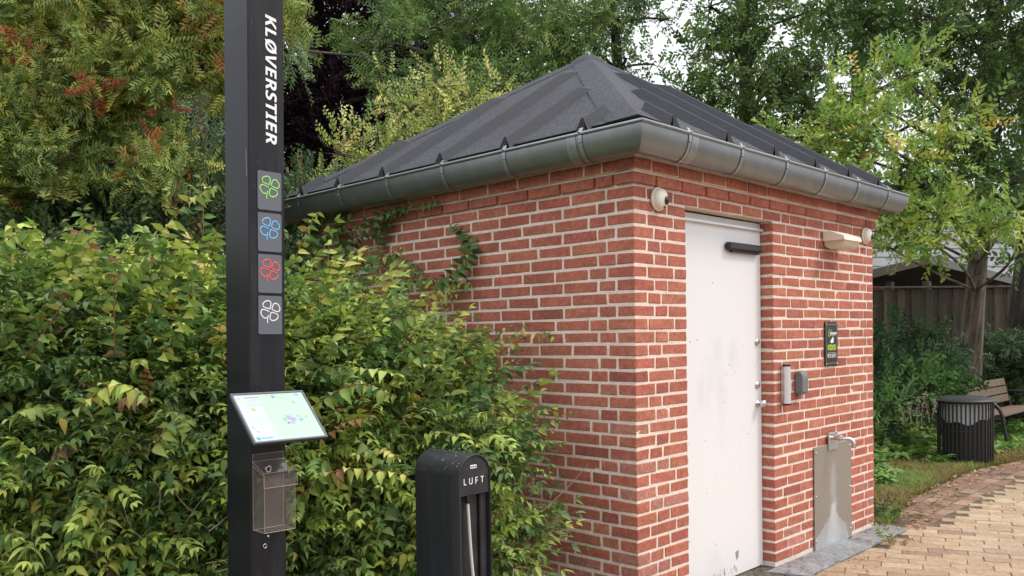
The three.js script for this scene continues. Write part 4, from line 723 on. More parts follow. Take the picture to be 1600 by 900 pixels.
// ───────────────────────── trees ─────────────────────────
// trunk points, crown lobes [px, py, distance, radius m, sprays], grown limbs and leaf sprays around them
function tree(name, label, { trunk, r0, r1 = .03, lobes, geos, cols, bark = M.bark, sc = 1, clump = .45, group, mat = LEAF, hang = 0, category = 'tree', twigs = 5, seed = 1, flat = .8, dens = .8 }) {
  const t = thing(name, label, category, [0, 0, 0], group), r = rng(seed * 977 + 5), wood = new MB(), sp = new Spray(geos);
  const T = trunk.length ? curve(trunk, 14) : null; if (T) tube(wood, T, (u) => r0 + (r1 - r0) * u + .25 * r0 * Math.pow(1 - u, 8), 0, 10);
  for (const [px, py, z, rad, n, cl] of lobes) {
    const c = at(px, py, z), use = cl || cols;
    if (T) { let best = T[0], bd = 1e9; for (const q of T) { const d = q.distanceTo(c) + (q.y > c.y - .25 * rad ? (q.y - c.y + .5) * 1.6 : 0); if (d < bd) { bd = d; best = q; } } const m = best.clone().lerp(c, .5).add(V((r() - .5) * .3, .12 * rad, (r() - .5) * .3)); tube(wood, curve([best, m, c], 8), .02 + .03 * rad, .012 + .008 * rad, 6, [1, 1, 1], false); }
    const clumps = Math.max(3, Math.round(7 * rad + 3));
    for (let k = 0; k < clumps; k++) {
      const d = rdir(r); d.y *= flat; const cc = c.clone().addScaledVector(d, rad * (.35 + .6 * Math.sqrt(r()))), cr = rad * clump * (.6 + r() * .7);
      if (T) tube(wood, curve([c, c.clone().lerp(cc, .5).add(jv(r, .2 * rad)), cc], 5), .012 + .006 * rad, .004, 5, [1, 1, 1], false);
      for (let b = 0; b < twigs; b++) { const e = cc.clone().addScaledVector(rdir(r), cr); tube(wood, [cc, cc.clone().lerp(e, .5).add(jv(r, .1 * cr)), e], .005, .002, 3, [1, 1, 1], false); }
      const m = Math.round(n * dens / clumps * (.6 + .8 * r()));
      for (let i = 0; i < m; i++) { const dd = rdir(r), p = cc.clone().addScaledVector(dd, cr * Math.cbrt(r())); const ax = dd.multiplyScalar(.8).add(V(0, .25 - hang, 0)).add(jv(r, .9)); sp.add(p, ax, sc * (.75 + r() * .5), mixc(r, use), r() * 6.283); }
    }
  }
  if (T) part('trunk', wood.geo(), bark, t); else part('branches', wood.geo(), bark, t);
  sp.build('crown', t, mat); return t;
}
const pinnate = [1, 2, 3].map((s) => sprayPinnate(s * 7, { leaves: 5, L: .17, pairs: 6, ll: .052, lw: .016 }));
const ashSpray = [4, 5, 6].map((s) => sprayPinnate(s * 7, { leaves: 5, L: .24, pairs: 5, ll: .08, lw: .027 }));
const broad = [1, 2, 3].map((s) => twigAlt(s * 31, { L: .32, n: 10, ll: .085, lw: .044 }));
const small = [4, 5, 6].map((s) => twigAlt(s * 31, { L: .24, n: 12, ll: .04, lw: .024 }));
const droopy = [7, 8].map((s) => twigAlt(s * 31, { L: .42, n: 18, ll: .04, lw: .026, droop: .2 }));

// rowan at the left
tree('rowan_tree', 'rowan tree with feathered olive leaves turning orange and red behind the hedge', {
  seed: 3, trunk: [at(-10, 640, 6.6), at(10, 380, 6.4), at(45, 300, 6.2), at(110, 190, 6.0), at(150, 60, 5.9), at(180, -60, 5.9)], r0: .085, r1: .03, geos: pinnate, sc: .8, dens: .56, bark: M.bark, hang: .25, clump: .34,
  cols: [[.36, [.14, .19, .058]], [.28, [.20, .235, .065]], [.26, [.29, .30, .08]], [.03, [.30, .18, .06]], [.015, [.34, .08, .05]], [.055, [.08, .12, .04]]],
  lobes: [[40, 60, 5.6, .42, 230], [130, 40, 5.7, .42, 230], [230, 30, 5.5, .42, 260], [320, 50, 5.6, .34, 200], [30, 150, 5.5, .36, 190], [130, 140, 5.8, .34, 170], [230, 100, 5.4, .34, 190], [310, 110, 5.5, .26, 120], [60, 240, 5.5, .38, 220], [10, 290, 5.4, .28, 120], [150, 225, 5.6, .30, 150], [230, 245, 5.5, .22, 90], [270, 265, 5.4, .15, 46], [-50, 130, 5.5, .5, 220], [-60, 10, 5.6, .5, 220], [190, -40, 5.6, .5, 240], [60, -50, 5.6, .5, 240], [320, -30, 5.6, .4, 200], [400, 20, 5.8, .3, 110], [190, 160, 5.7, .22, 80]],
});
// weeping birch strands
tree('weeping_birch', 'weeping birch with small hanging leaves behind the black post', {
  seed: 5, trunk: [at(300, 640, 10.5), at(310, 300, 10.4), at(320, 60, 10.4), at(330, -120, 10.4)], r0: .12, geos: droopy, sc: 1, hang: 1.9, flat: 1.3, clump: .55, bark: M.barkGrey, twigs: 2,
  cols: [[.5, [.085, .13, .06]], [.35, [.12, .17, .075]], [.15, [.055, .09, .045]]],
  lobes: [[200, 180, 9.6, .5, 170], [240, 240, 9.5, .45, 140], [225, 120, 9.8, .45, 130], [335, 150, 9.6, .32, 95], [345, 220, 9.6, .26, 70], [448, 60, 9.8, .2, 36], [180, 300, 9.6, .4, 120], [150, 100, 9.8, .4, 120], [340, 60, 9.8, .35, 100]],
});
// dark laurel-like shrub between hedge and rowan
tree('dark_shrub', 'dense dark green shrub between the hedge and the rowan tree', {
  seed: 7, category: 'shrub', trunk: [at(240, 720, 6.9), at(240, 500, 6.8), at(230, 350, 6.8)], r0: .05, r1: .02, geos: small, sc: 1.25, clump: .55,
  cols: [[.45, [.055, .095, .038]], [.3, [.038, .068, .03]], [.2, [.085, .13, .045]], [.05, [.15, .12, .05]]],
  lobes: [[90, 330, 6.2, .5, 300], [190, 350, 6.1, .5, 320], [280, 340, 6.0, .45, 280], [330, 330, 6.2, .32, 160], [230, 300, 6.3, .35, 190], [140, 290, 6.4, .35, 170], [310, 400, 5.8, .4, 220], [0, 330, 6.2, .5, 260], [160, 410, 5.8, .45, 240], [300, 280, 6.4, .2, 60], [440, 350, 8.2, .5, 260], [445, 420, 8.2, .5, 220], [380, 330, 8, .45, 180]],
});
// copper beech mass behind the post
tree('copper_beech', 'tall copper beech with blackish purple foliage behind the shed', {
  seed: 9, trunk: [at(480, 660, 16), at(480, 300, 16), at(490, 0, 16), at(500, -300, 16)], r0: .35, r1: .1, geos: small, sc: 1.9, dens: 1.15, clump: .5, bark: M.barkDark, twigs: 3, mat: leafMat({ specularIntensity: .08, transmission: .2, roughness: .9 }),
  cols: [[.6, [.009, .006, .008]], [.3, [.014, .008, .010]], [.1, [.03, .015, .012]]],
  lobes: [[480, 60, 15, 1.3, 520], [400, 150, 15, 1.3, 520], [500, 200, 15, 1.2, 480], [310, 200, 15, 1.3, 480], [290, 330, 15, 1.2, 360], [470, 330, 15, 1.1, 380], [420, 250, 15, 1.2, 420], [560, 120, 15.2, 1.2, 420], [620, 40, 15.5, 1.2, 360], [680, 100, 15.5, 1.0, 240], [400, 20, 15, 1.2, 420], [300, 60, 15.5, 1.1, 300], [540, 260, 15, .8, 260], [830, 60, 16, 1.0, 150], [210, 330, 16, 1.0, 220], [480, -60, 15, 1.3, 400], [660, 190, 15.5, 1.0, 280], [720, 60, 16, 1.0, 260], [640, 120, 15.5, .9, 240], [760, 160, 16, .8, 180], [600, -20, 15.5, 1.1, 300]],
});
// ash behind the roof
tree('ash_tree', 'tall ash tree with feathery green leaves rising behind the shed roof', {
  seed: 11, trunk: [at(770, 560, 12.2), at(760, 330, 12), at(745, 150, 11.8), at(720, 30, 11.8), at(700, -160, 12)], r0: .16, r1: .05, geos: ashSpray, sc: .95, dens: .30, clump: .3, bark: M.barkGrey, hang: .2,
  cols: [[.5, [.085, .135, .038]], [.35, [.12, .175, .048]], [.15, [.055, .092, .03]]],
  lobes: [[580, 60, 11.2, .34, 52], [610, 130, 11, .4, 66], [480, 80, 11, .22, 18], [680, 40, 11.5, .6, 130], [700, 120, 11.4, .5, 110], [780, 50, 11.6, .6, 130], [800, 130, 11.4, .45, 90], [870, 60, 11.8, .55, 110], [860, 130, 11.6, .4, 70], [900, 20, 11.8, .5, 100], [640, 210, 11, .35, 60], [740, 190, 11.2, .4, 80], [640, -20, 11.5, .6, 130], [780, -40, 11.6, .6, 130], [900, 110, 12, .4, 60], [960, 30, 12, .4, 50], [690, 190, 11.2, .35, 66]],
});
// slim leafy stems right of the roof tip
tree('slim_tree', 'slender tree with dark stems against the open sky beside the roof tip', {
  seed: 13, trunk: [at(985, 560, 13), at(975, 250, 12.8), at(962, 60, 12.6), at(950, -80, 12.6)], r0: .12, r1: .05, geos: small, sc: 1.5, clump: .4, bark: M.barkDark,
  cols: [[.6, [.055, .10, .035]], [.4, [.08, .135, .045]]],
  lobes: [[950, 40, 12.4, .4, 80], [975, 90, 12.4, .28, 50], [930, 80, 12.4, .3, 60], [950, -20, 12.4, .4, 80], [1005, 0, 12.6, .26, 34], [1040, 30, 12.8, .22, 26], [1020, 100, 12.8, .16, 16]],
});
// variegated shrub behind the left of the roof
tree('variegated_shrub', 'pale yellow variegated shrub behind the left slope of the shed roof', {
  seed: 15, category: 'shrub', trunk: [at(690, 560, 9.6), at(680, 380, 9.5), at(660, 250, 9.4)], r0: .05, r1: .02, geos: small, sc: 1.1, dens: .58, clump: .4,
  cols: [[.35, [.34, .36, .13]], [.35, [.24, .29, .08]], [.2, [.11, .17, .05]], [.1, [.4, .36, .16]]],
  lobes: [[640, 170, 9.2, .4, 110], [700, 150, 9.2, .4, 120], [590, 215, 9.0, .35, 84], [650, 230, 9.0, .4, 110], [740, 180, 9.2, .3, 76], [560, 250, 8.9, .3, 60], [520, 280, 8.9, .22, 34], [610, 270, 8.9, .3, 64], [540, 215, 9, .18, 24], [700, 215, 9.2, .3, 66], [760, 150, 9.3, .22, 40]],
});
// right-hand trees
tree('cherry_tree', 'large cherry tree with dense dark green leaves behind the right roof slope', {
  seed: 17, trunk: [at(1180, 560, 14.5), at(1175, 300, 14.2), at(1165, 120, 14), at(1160, -150, 14)], r0: .2, r1: .07, geos: broad, sc: 1.05, dens: .46, clump: .34, bark: M.barkDark, hang: .2,
  cols: [[.5, [.056, .096, .024]], [.3, [.088, .138, .032]], [.2, [.036, .066, .019]]],
  lobes: [[1110, 120, 12.6, .45, 160], [1130, 60, 12.8, .6, 230], [1110, 170, 12.6, .5, 190], [1180, 130, 12.6, .6, 240], [1200, 50, 13, .6, 230], [1180, 210, 12.6, .5, 190], [1250, 180, 12.6, .5, 180], [1260, 100, 12.8, .5, 190], [1130, 220, 13, .5, 150], [1260, 20, 13, .5, 190], [1110, 10, 13, .4, 110], [1190, -40, 13, .6, 200], [1065, 150, 13, .25, 50], [1300, 230, 13, .4, 110], [1075, 195, 13, .35, 90]],
});
tree('elm_tree', 'tall tree with a grey trunk and yellow green lower branches beside the bench', {
  seed: 19, trunk: [at(1508, 690, 13), at(1518, 540, 13), at(1526, 430, 13), at(1536, 300, 13), at(1545, 140, 13), at(1560, -120, 13.2)], r0: .165, r1: .09, geos: broad, sc: .95, dens: .62, clump: .4, hang: .25,
  cols: [[.55, [.048, .088, .023]], [.3, [.075, .125, .03]], [.15, [.03, .06, .018]]],
  lobes: (() => { const Y = [[.32, [.22, .27, .055]], [.38, [.16, .23, .05]], [.26, [.10, .17, .042]], [.04, [.34, .27, .06]]]; return [
    [1340, 150, 10, .42, 84, Y], [1410, 120, 10.2, .42, 80, Y], [1290, 195, 10, .42, 84, Y], [1370, 220, 10, .48, 110, Y], [1440, 230, 10.2, .4, 84, Y], [1240, 215, 10.2, .3, 50, Y], [1320, 265, 10, .36, 76, Y], [1490, 190, 10.4, .36, 60, Y], [1400, 290, 10, .3, 50, Y], [1420, 345, 9.6, .28, 70, Y], [1480, 335, 9.6, .3, 80, Y], [1535, 355, 9.6, .24, 56, Y], [1580, 340, 9.8, .26, 60, Y], [1440, 300, 10.2, .3, 70], [1510, 300, 10.4, .3, 70], [1570, 290, 10.6, .3, 80], [1380, 345, 9.8, .22, 44, Y], [1450, 375, 9.9, .18, 30, Y], [1590, 390, 10.4, .2, 36], [1395, 390, 9.6, .15, 26, Y], [1400, 310, 10, .3, 80], [1460, 290, 10.2, .32, 90],
    [1350, 40, 11, .5, 190], [1430, 30, 11, .5, 200], [1510, 40, 11.2, .55, 230], [1590, 60, 11.2, .55, 220], [1480, 120, 11.4, .45, 150], [1560, 150, 11.2, .5, 190], [1590, 240, 11, .45, 170], [1540, 250, 11.2, .35, 80], [1590, 320, 11, .25, 40], [1330, -30, 11, .6, 220], [1460, -50, 11, .6, 220], [1580, -40, 11, .6, 220], [1660, 120, 11.2, .6, 220], [1670, 280, 11, .5, 160], [1490, 240, 11.2, .32, 90], [1400, 90, 11.4, .4, 120]]; })(),
});
tree('dark_trunk_tree', 'dark thick trunk at the end of the wooden fence', {
  seed: 21, trunk: [at(1592, 660, 14), at(1594, 500, 14), at(1604, 380, 14), at(1612, 100, 14)], r0: .2, r1: .12, geos: broad, sc: 1.05, bark: M.barkDark, cols: [[.6, [.045, .092, .03]], [.4, [.065, .12, .04]]],
  lobes: [[1640, 200, 12.6, .6, 200], [1600, 130, 12.8, .5, 160], [1700, 60, 12.8, .8, 200]],
});
// green wall of far trees closing the background
tree('far_tree', 'far mid green tree crown behind the ash and the shed', {
  seed: 23, trunk: [at(880, 560, 22), at(880, 200, 22), at(880, -100, 22)], r0: .3, r1: .1, geos: broad, sc: 1.9, dens: .5, clump: .5, bark: M.barkDark, twigs: 2, cols: [[.6, [.04, .075, .022]], [.4, [.056, .096, .028]]],
  lobes: [[790, 120, 20, 1.2, 190], [860, 170, 20, 1.0, 130], [850, 40, 20, 1.1, 120], [800, -60, 20, 1.2, 130]],
});
tree('far_tree', 'far dark green tree crown filling the view behind the cherry and the fence', {
  seed: 25, trunk: [at(1330, 560, 24), at(1340, 200, 24), at(1340, -100, 24)], r0: .3, r1: .1, geos: broad, sc: 1.9, dens: .28, clump: .4, bark: M.barkDark, twigs: 2, cols: [[.6, [.032, .06, .018]], [.4, [.046, .08, .024]]],
  lobes: [[1150, 130, 22, 1.3, 160], [1280, 120, 22, 1.4, 190], [1420, 80, 22, 1.4, 190], [1530, 150, 22, 1.4, 190], [1240, 260, 22, 1.1, 130], [1380, 220, 22, 1.0, 90], [1600, 60, 22, 1.4, 160], [1340, 0, 22, 1.3, 150], [1480, -20, 22, 1.3, 150]],
});
tree('far_tree', 'far dark tree crown low behind the rowan and the weeping birch', {
  seed: 27, trunk: [at(120, 600, 15), at(120, 200, 15), at(120, -100, 15)], r0: .25, r1: .1, geos: broad, sc: 1.8, dens: .6, clump: .5, bark: M.barkDark, twigs: 2, cols: [[.6, [.04, .072, .024]], [.4, [.056, .094, .03]]],
  lobes: [[20, 60, 14, 1.0, 200], [130, 110, 14, 1.0, 220], [60, 220, 14, 1.0, 220], [180, 250, 14, 1.0, 220], [220, 50, 14, 1.0, 200], [80, 330, 14, 1.0, 200], [260, 150, 14.5, .8, 120], [130, -20, 14, 1.1, 200], [-60, 150, 14, 1.1, 200]],
});
// ───────────────────────── right side: fence, houses, bench, bin, planting ─────────────────────────
{
  const r = rng(51), A = at(1280, 520, 14.6).setY(GY - .08), B = at(1720, 520, 15.3).setY(GY - .08), D = B.clone().sub(A), len = D.length(), m0 = basisY(D);
  function basisY(d) { const x = d.clone().normalize(); return new THREE.Matrix4().makeBasis(x, V(0, 1, 0), V(0, 0, 0).crossVectors(x, V(0, 1, 0))); }
  const t = thing('wooden_fence', 'weathered grey brown board fence behind the bench and shrubs', 'fence'); t.applyMatrix4(m0.setPosition(A));
  const n = Math.floor(len / .128);
  for (let k = 0; k < n; k++) { const f = .75 + r() * .4, h = 2.26 + (r() - .5) * .012, z = k % 2 ? .022 : 0, b = new MB(); chBox(b, k * .128 - (k % 2 ? .006 : 0), .05, z, k * .128 + .122 + (k % 2 ? .006 : 0), h, z + .02, .003, { col: [.12 * f, .103 * f, .073 * f], uo: r() * 3, vo: r() * 3 }); part('board', b.geo(), M.fence, t); }
  part('cap_rail', boxGeo(-.05, 2.275, -.02, len + .05, 2.31, .07, .005, { col: [.13, .115, .085] }), M.fence, t); for (const y of [.5, 1.7]) part('rail', boxGeo(0, y, -.06, len, y + .09, -.012, .004, { col: [.09, .08, .06] }), M.fence, t);
  for (let x = 0; x < len; x += 1.8) part('post', boxGeo(x, 0, -.15, x + .09, 2.1, -.065, .005, { col: [.08, .07, .055] }), M.fence, t);
}
{
  // carport: open shelter with a low gable, pale verge boards, dark inside
  const t = thing('carport', 'open timber carport with pale verge boards behind the fence', 'carport');
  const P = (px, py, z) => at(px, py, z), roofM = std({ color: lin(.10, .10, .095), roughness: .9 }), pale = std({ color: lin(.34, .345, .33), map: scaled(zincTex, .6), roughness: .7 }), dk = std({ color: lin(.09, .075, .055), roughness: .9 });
  const ap = P(1452, 402, 17.6), l = P(1340, 430, 17.2), q = P(1640, 449, 18.2), back = FW.clone().setY(0).normalize().multiplyScalar(5);
  const sl = (a, b, mat, name, th) => { const mb = new MB(), n = V(0, th, 0), A2 = a.clone().add(back), B2 = b.clone().add(back); const c = [a, b, B2, A2].map((p) => mb.v(p.x, p.y, p.z)), e = [a, b, B2, A2].map((p) => mb.v(p.x, p.y - th, p.z)); mb.quad(...c); mb.quad(...e.reverse()); e.reverse(); for (let i = 0; i < 4; i++) mb.quad(c[i], c[(i + 1) % 4], e[(i + 1) % 4], e[i]); return part(name, mb.geo(), mat, t); };
  sl(l, ap, roofM, 'roof_slope', .06); sl(ap, q, roofM, 'roof_slope', .06);
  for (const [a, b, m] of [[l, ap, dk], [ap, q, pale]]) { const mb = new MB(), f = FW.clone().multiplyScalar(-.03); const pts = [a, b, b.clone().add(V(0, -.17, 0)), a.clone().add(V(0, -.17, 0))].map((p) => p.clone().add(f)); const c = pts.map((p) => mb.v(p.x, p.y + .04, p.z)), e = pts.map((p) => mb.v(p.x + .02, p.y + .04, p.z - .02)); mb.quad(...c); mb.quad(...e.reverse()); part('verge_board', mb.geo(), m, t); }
  for (const [px, z] of [[1390, 17.6], [1448, 17.7], [1560, 18.1], [1630, 18.3]]) { const p = P(px, 440, z); const g = boxGeo(-.07, GY, -.07, .07, p.y, .07, .006); g.translate(p.x, 0, p.z); part('support', g, dk, t); }
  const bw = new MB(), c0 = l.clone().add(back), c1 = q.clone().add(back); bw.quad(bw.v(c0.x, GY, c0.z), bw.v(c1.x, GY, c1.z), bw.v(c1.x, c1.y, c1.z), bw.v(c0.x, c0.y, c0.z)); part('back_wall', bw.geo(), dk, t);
}
{
  // neighbouring house: pale slab roof seen between the leaves, red brick wall below
  const t = thing('neighbouring_house', 'house with a pale grey roof and red brick wall beyond the carport', 'house');
  const a = at(1350, 432, 24), b = at(1720, 432, 24.6), up = V(0, 2.6, 0).add(FW.clone().setY(0).normalize().multiplyScalar(3.0)), rm = std({ color: lin(.30, .315, .33), map: scaled(zincTex, .5), roughness: .75 });
  const N = 9, dx = b.clone().sub(a);
  for (let k = 0; k < N; k++) { const p = a.clone().addScaledVector(up, k / N), q = a.clone().addScaledVector(up, (k + 1) / N), mb = new MB(), lift = V(0, .035, 0); mb.quad(...[p.clone().add(lift), p.clone().add(dx).add(lift), q.clone().add(dx), q].map((v, i) => mb.v(v.x, v.y, v.z, i === 1 || i === 2 ? 5 : 0, i > 1 ? .4 : 0))); mb.quad(...[p, p.clone().add(dx), p.clone().add(dx).add(lift), p.clone().add(lift)].map((v) => mb.v(v.x, v.y, v.z))); part('roof_course', mb.geo(), rm, t); }
  const w = new MB(), c = [a.clone().setY(GY), b.clone().setY(GY), b.clone(), a.clone()].map((v) => v.addScaledVector(FW, .35)); w.quad(...c.map((v, i) => w.v(v.x, v.y, v.z, i === 1 || i === 2 ? 7 : 0, i > 1 ? 2.6 : 0))); part('wall', w.geo(), std({ color: lin(.30, .10, .07), map: scaled(brickTex, 2), roughness: .95 }), t);
}
{
  // bench along the path, facing it
  const x0 = 8.9, L = 1.95, zb = -1.17, t = thing('park_bench', 'wooden slat bench with black iron side frames beside the path', 'bench', [x0, groundY(x0 + .5, zb), zb]);
  const r = rng(61), iron = M.binBlack;
  const slat = (name, c0, tilt, w, th) => { const g = boxGeo(0, -w / 2, -th / 2, L, w / 2, th / 2, .006, { col: [.21 * (.9 + r() * .2), .155 * (.9 + r() * .2), .115], uo: r() * 2, vo: r() * 2 }); g.rotateX(tilt); g.translate(0, c0[0], c0[1]); part(name, g, M.slat, t); };
  for (const [y, z] of [[.80, -.012], [.685, .016], [.57, .044]]) slat('back_slat', [y, z], -.24, .104, .032);
  for (let k = 0; k < 4; k++) slat('seat_slat', [.435 + .008 * k - (k === 0 ? .0 : 0), .12 + k * .112], Math.PI / 2 - .07, .102, .034);
  for (const x of [-.03, L + .03]) {
    const mb = new MB(), bar = (pts, rr = .022) => tube(mb, curve(pts, 14), rr, rr, 8);
    bar([V(x, .0, -.06), V(x, .2, .02), V(x, .42, .07), V(x, .62, .015), V(x, .86, -.045)]); bar([V(x, .41, .06), V(x, .4, .3), V(x, .41, .52)]); bar([V(x, .41, .5), V(x, .22, .53), V(x, 0, .58)]);
    bar([V(x, .66, .01), V(x, .66, .18), V(x, .64, .34), V(x, .55, .45), V(x, .42, .5)]); part('side_frame', mb.geo(), iron, t);
  }
  const st = new MB(); for (const [y, z] of [[.2, .02], [.38, .28]]) tube(st, [V(-.03, y, z), V(L + .03, y, z)], .012, .012, 6); part('tie_bar', st.geo(), iron, t);
}
{
  const c = [6.78, GY - .01, -.5], R = .275, t = thing('litter_bin', 'round black slatted litter bin with a domed lid at the edge of the path', 'litter bin', c);
  const N = 40; const g = boxGeo(-.0085, .05, -.006, .0085, .70, .006, .002);
  for (let k = 0; k < N; k++) { const a = k / N * 6.2832, m = part('slat', g, M.binBlack, t); m.position.set(Math.sin(a) * R, 0, Math.cos(a) * R); m.rotation.y = a; }
  for (const y of [.055, .38, .69]) { const h = new THREE.TorusGeometry(R - .012, .009, 6, 48); h.rotateX(Math.PI / 2); h.translate(0, y, 0); part('hoop', h, M.binBlack, t); }
  const lid = new THREE.LatheGeometry([[.12, .735], [.2, .75], [.28, .735], [.312, .712], [.312, .70], [.29, .698], [.2, .72], [.12, .72], [.12, .735]].map(([x, y]) => new THREE.Vector2(x, y)), 44); part('lid', lid, std({ color: lin(.015, .016, .019), roughness: .55 }), t);
  const top = new THREE.LatheGeometry([[0, .755], [.13, .745], [.2, .735]].map(([x, y]) => new THREE.Vector2(x, y)), 36); part('lid_top', top, std({ color: lin(.015, .016, .019), roughness: .55 }), t);
  const ba = new THREE.CylinderGeometry(.255, .265, .05, 40); ba.translate(0, .03, 0); part('base', ba, M.binBlack, t);
  const inner = new THREE.CylinderGeometry(.225, .225, .6, 32, 1, true); inner.translate(0, .36, 0); part('inner_drum', inner, M.binBlack, t);
  // pale liner bag turned over the drum rim, hanging lower in the middle
  const r = rng(71), b = new MB(), n = 60, rows = 5, id = []; for (let j = 0; j <= rows; j++) { const row = []; for (let i = 0; i <= n; i++) { const a = i / n * 6.2832, low = .5 + .035 * Math.sin(a * 2 + 1.2) + .02 * Math.sin(a * 7), y = .692 + (low - .692) * j / rows, rr = .231 + .012 * r() + .004 * j; row.push(b.v(Math.sin(a) * rr, y, Math.cos(a) * rr)); } id.push(row); } for (let j = 0; j < rows; j++) for (let i = 0; i < n; i++) b.quad(id[j][i], id[j][i + 1], id[j + 1][i + 1], id[j + 1][i]);
  const bag = part('bin_liner', b.geo(), std({ color: lin(.42, .44, .45), roughness: .35 }), t); bag.userData.label = 'pale plastic bag hanging over the rim';
}
// shrubs under the fence
const shrubDark = [[.5, [.024, .052, .019]], [.3, [.035, .072, .024]], [.2, [.018, .036, .016]]];
const shrubFern = [[.5, [.03, .06, .024]], [.5, [.042, .078, .028]]];
tree('low_shrub', 'broad dark green shrub filling the corner between brick shed and fence', { seed: 31, category: 'shrub', trunk: [at(1420, 660, 12), at(1420, 560, 12)], r0: .03, r1: .01, geos: broad, sc: .95, cols: shrubDark, clump: .55, group: 'shrubs below the fence',
  lobes: [[1390, 560, 11.6, .36, 150], [1400, 590, 11, .34, 150], [1450, 590, 10.8, .3, 130], [1370, 610, 10.4, .34, 160], [1440, 555, 12, .36, 140], [1340, 560, 11, .4, 140]] });
tree('low_shrub', 'dark feathery shrub around the grey tree trunk behind the bench', { seed: 33, category: 'shrub', trunk: [at(1500, 660, 13.6), at(1500, 560, 13.6)], r0: .03, r1: .01, geos: ashSpray, sc: .8, cols: shrubFern, clump: .55, group: 'shrubs below the fence',
  lobes: [[1470, 570, 13.4, .4, 110], [1565, 570, 13.6, .42, 120], [1610, 575, 13.6, .5, 120], [1480, 605, 13, .36, 90], [1560, 555, 13.8, .32, 70], [1660, 560, 13.6, .55, 110], [1550, 600, 13.5, .33, 80]] });
tree('low_shrub', 'small bright leafed shrub between the litter bin and the brick corner', { seed: 35, category: 'shrub', trunk: [at(1430, 660, 10.3), at(1430, 600, 10.3)], r0: .015, r1: .008, geos: broad, sc: .85, cols: [[.6, [.06, .125, .034]], [.4, [.04, .085, .026]]], clump: .55, group: 'shrubs below the fence',
  lobes: [[1425, 590, 10.2, .22, 60], [1450, 610, 10.3, .2, 50], [1405, 620, 10, .2, 50], [1470, 620, 10.5, .2, 50], [1385, 640, 9.6, .16, 40]] });
// dried flower spikes
{
  const r = rng(81), t = thing('dried_flower_spikes', 'pale dried flower spikes leaning beside the litter bin', 'dried flowers'), b = new MB();
  for (const [px, py, lx, ly] of [[1432, 662, 1436, 618], [1440, 664, 1447, 612], [1452, 660, 1446, 630], [1456, 655, 1462, 622], [1424, 660, 1420, 628], [1412, 664, 1406, 632]]) { const a = at(px, py, 9.1), e = at(lx, ly, 9.1), P = curve([a, a.clone().lerp(e, .5).add(jv(r, .03)), e], 14); tube(b, P, .004, .003, 4, [1, 1, 1], false); for (let k = 4; k < 14; k++) for (let q = 0; q < 4; q++) { const d = rdir(r), p = P[k].clone().addScaledVector(d, .012); blade(b, p, d, UPV, .022, .016, .2, [1.1, 1.05, 1]); } }
  part('spikes', b.geo(), std({ vertexColors: true, color: lin(.24, .205, .16), roughness: .95 }), t);
}
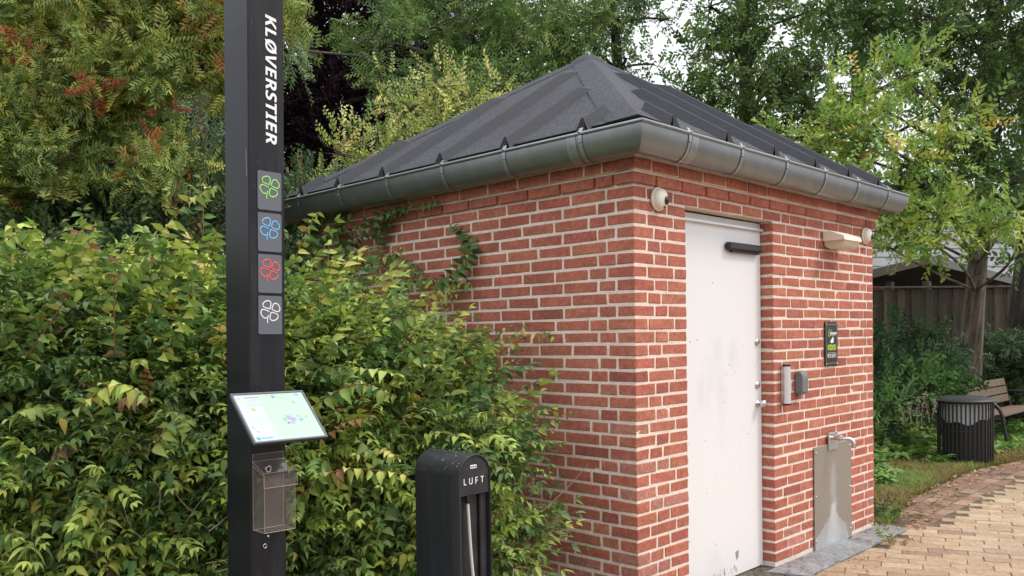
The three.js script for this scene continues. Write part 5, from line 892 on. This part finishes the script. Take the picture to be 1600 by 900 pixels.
// ground cover, grass verge, fallen leaves
{
  const r = rng(91), gc = new Spray([1, 2].map((s) => { const b = new MB(), q = rng(s * 5); for (let k = 0; k < 7; k++) { const a = k / 7 * 6.283 + q(); blade(b, V(0, .03 * q(), 0), V(Math.cos(a), .35 + q() * .5, Math.sin(a)).normalize(), UPV, .06 + q() * .03, .045, .5, [.8 + q() * .4, .8 + q() * .4, .9]); } return b.geo(); }));
  for (let i = 0; i < 9000; i++) { const x = 3.0 + r() * 12, z = -6 + r() * 6.2, e = vergeZ(x); if (z > e - .28 - (x < 6.3 ? .25 * Math.sin(x * 2.3) + .25 : .02) || x < 3.1) continue; const h = groundY(x, z) + .05 + .3 * Math.max(0, Math.min(1, (e - z - .7) * .5)) * r(); gc.add(V(x, h, z), V((r() - .5), 1, (r() - .5)), .8 + r() * .7, mixc(r, [[.5, [.10, .165, .04]], [.3, [.15, .215, .055]], [.2, [.065, .115, .03]]]), r() * 6); }
  const host = new THREE.Group(); host.name = 'ground_cover'; tag(host, 'low leafy ground cover between the path and the fence', 'ground cover', null, 'stuff'); scene.add(host); gc.build('leaves', host);
  const gr = new Spray([1, 2, 3].map((s) => { const b = new MB(), q = rng(s * 9); for (let k = 0; k < 12; k++) { const a = q() * 6.283, d = V(Math.cos(a) * .5, 1, Math.sin(a) * .5).normalize(), h = .05 + q() * .07; const p0 = V((q() - .5) * .05, 0, (q() - .5) * .05), sd = V(-Math.sin(a), 0, Math.cos(a)).multiplyScalar(.0028), p1 = p0.clone().addScaledVector(d, h * .6), p2 = p0.clone().addScaledVector(d, h).add(V(d.x * h * .5, -.01, d.z * h * .5)), c = [.7 + q() * .6, .8 + q() * .4, .8]; const i0 = b.v(...p0.clone().add(sd).toArray(), 0, 0, c), i1 = b.v(...p0.clone().sub(sd).toArray(), 0, 0, c), i2 = b.v(...p1.clone().sub(sd).toArray(), 0, 0, c), i3 = b.v(...p1.clone().add(sd).toArray(), 0, 0, c), i4 = b.v(...p2.toArray(), 0, 0, c); b.quad(i0, i1, i2, i3); b.tri(i3, i2, i4); } return b.geo(); }));
  for (let i = 0; i < 26000; i++) { const x = 3.0 + r() * 5.5, z = -1.7 + r() * 1.9, e = vergeZ(x); if (z > e + .03 || z < e - 1.2 || (z < 0.02 && x < 3.03)) continue; const dry = patch(x * .6, z * .9) + (r() - .5) * .3; gr.add(V(x, GY - .012, z), V((r() - .5) * .6, 1, (r() - .5) * .6), .55 + r() * .5, dry > .5 ? lin(.33, .29, .13) : mixc(r, [[.5, [.10, .165, .045]], [.5, [.14, .20, .06]]]), r() * 6); }
  const h2 = new THREE.Group(); h2.name = 'grass_verge'; tag(h2, 'short patchy grass beside the path behind the brick corner', 'grass', null, 'stuff'); scene.add(h2); gr.build('grass_blades', h2);
  const gv = new THREE.Shape(); gv.moveTo(3.09, -.03 + .0); for (const [x, z] of VERGE) if (x < 7.4) gv.lineTo(x, -z); gv.lineTo(7.4, 4); gv.lineTo(3.09, 4); const gg = new THREE.ShapeGeometry(gv); gg.rotateX(-Math.PI / 2); gg.translate(0, GY - .016, 0); structure('verge_soil', gg, std({ color: lin(.16, .125, .07), map: scaled(soilTex, 2), roughness: 1 }), 'bare brown soil under the grass beside the path');
  // fallen leaves
  const fl = new MB(); for (let i = 0; i < 900; i++) { const x = 3.0 + r() * 5.5, e = vergeZ(x), q = r(), z = q < .8 ? e + (r() - .5) * .6 : e + r() * 2; const a = r() * 6.283, f = .5 + r() * .8, c = r() < .5 ? [.36 * f, .2 * f, .09 * f] : r() < .6 ? [.42 * f, .30 * f, .13 * f] : [.2 * f, .1 * f, .06 * f], s = .02 + r() * .03; blade(fl, V(x, GY + .008 + r() * .006, z), V(Math.cos(a), .1 + r() * .2, Math.sin(a)).normalize(), UPV, s, s * .6, -.3 * r(), c); }
  for (let i = 0; i < 46; i++) { const x = 1.35 + r() * 1.7, z = .03 + Math.pow(r(), 1.4) * .45, a = r() * 6.283, f = .5 + r() * .8, s = .015 + r() * .03; blade(fl, V(x, GY + (z < .24 ? .022 : .008), z), V(Math.cos(a), .1 + r() * .3, Math.sin(a)).normalize(), UPV, s, s * .6, -.3 * r(), [.3 * f, .17 * f, .09 * f]); }
  tag(part('fallen_leaves', fl.geo(), std({ vertexColors: true, roughness: .9 })), 'dry brown leaves scattered on the path and its edge', 'fallen leaves', null, 'stuff');
  // weeds at the far corner of the plate
  const wt = thing('corner_weed', 'dark green weed sprouting at the far foot of the brick shed', 'weed'), ws = new Spray(hedgeTwigs); for (let i = 0; i < 12; i++) ws.add(V(3.14 + r() * .25, GY, .05 - r() * .2), V(r() - .3, .5, r() - .5), .5 + r() * .3, mixc(r, shrubFern), r() * 6); ws.build('foliage', wt);
  const w2 = thing('path_weed', 'small withered weed at the edge of the steel plate on the path', 'weed'), ws2 = new Spray(hedgeTwigs); for (let i = 0; i < 6; i++) ws2.add(V(2.42 + r() * .2, GY, .27 + r() * .08), V(r() - .5, .55, r() - .2), .4 + r() * .3, mixc(r, [[.5, [.14, .17, .06]], [.5, [.2, .14, .08]]]), r() * 6); ws2.build('foliage', w2);
}
renderer.render(scene, camera);
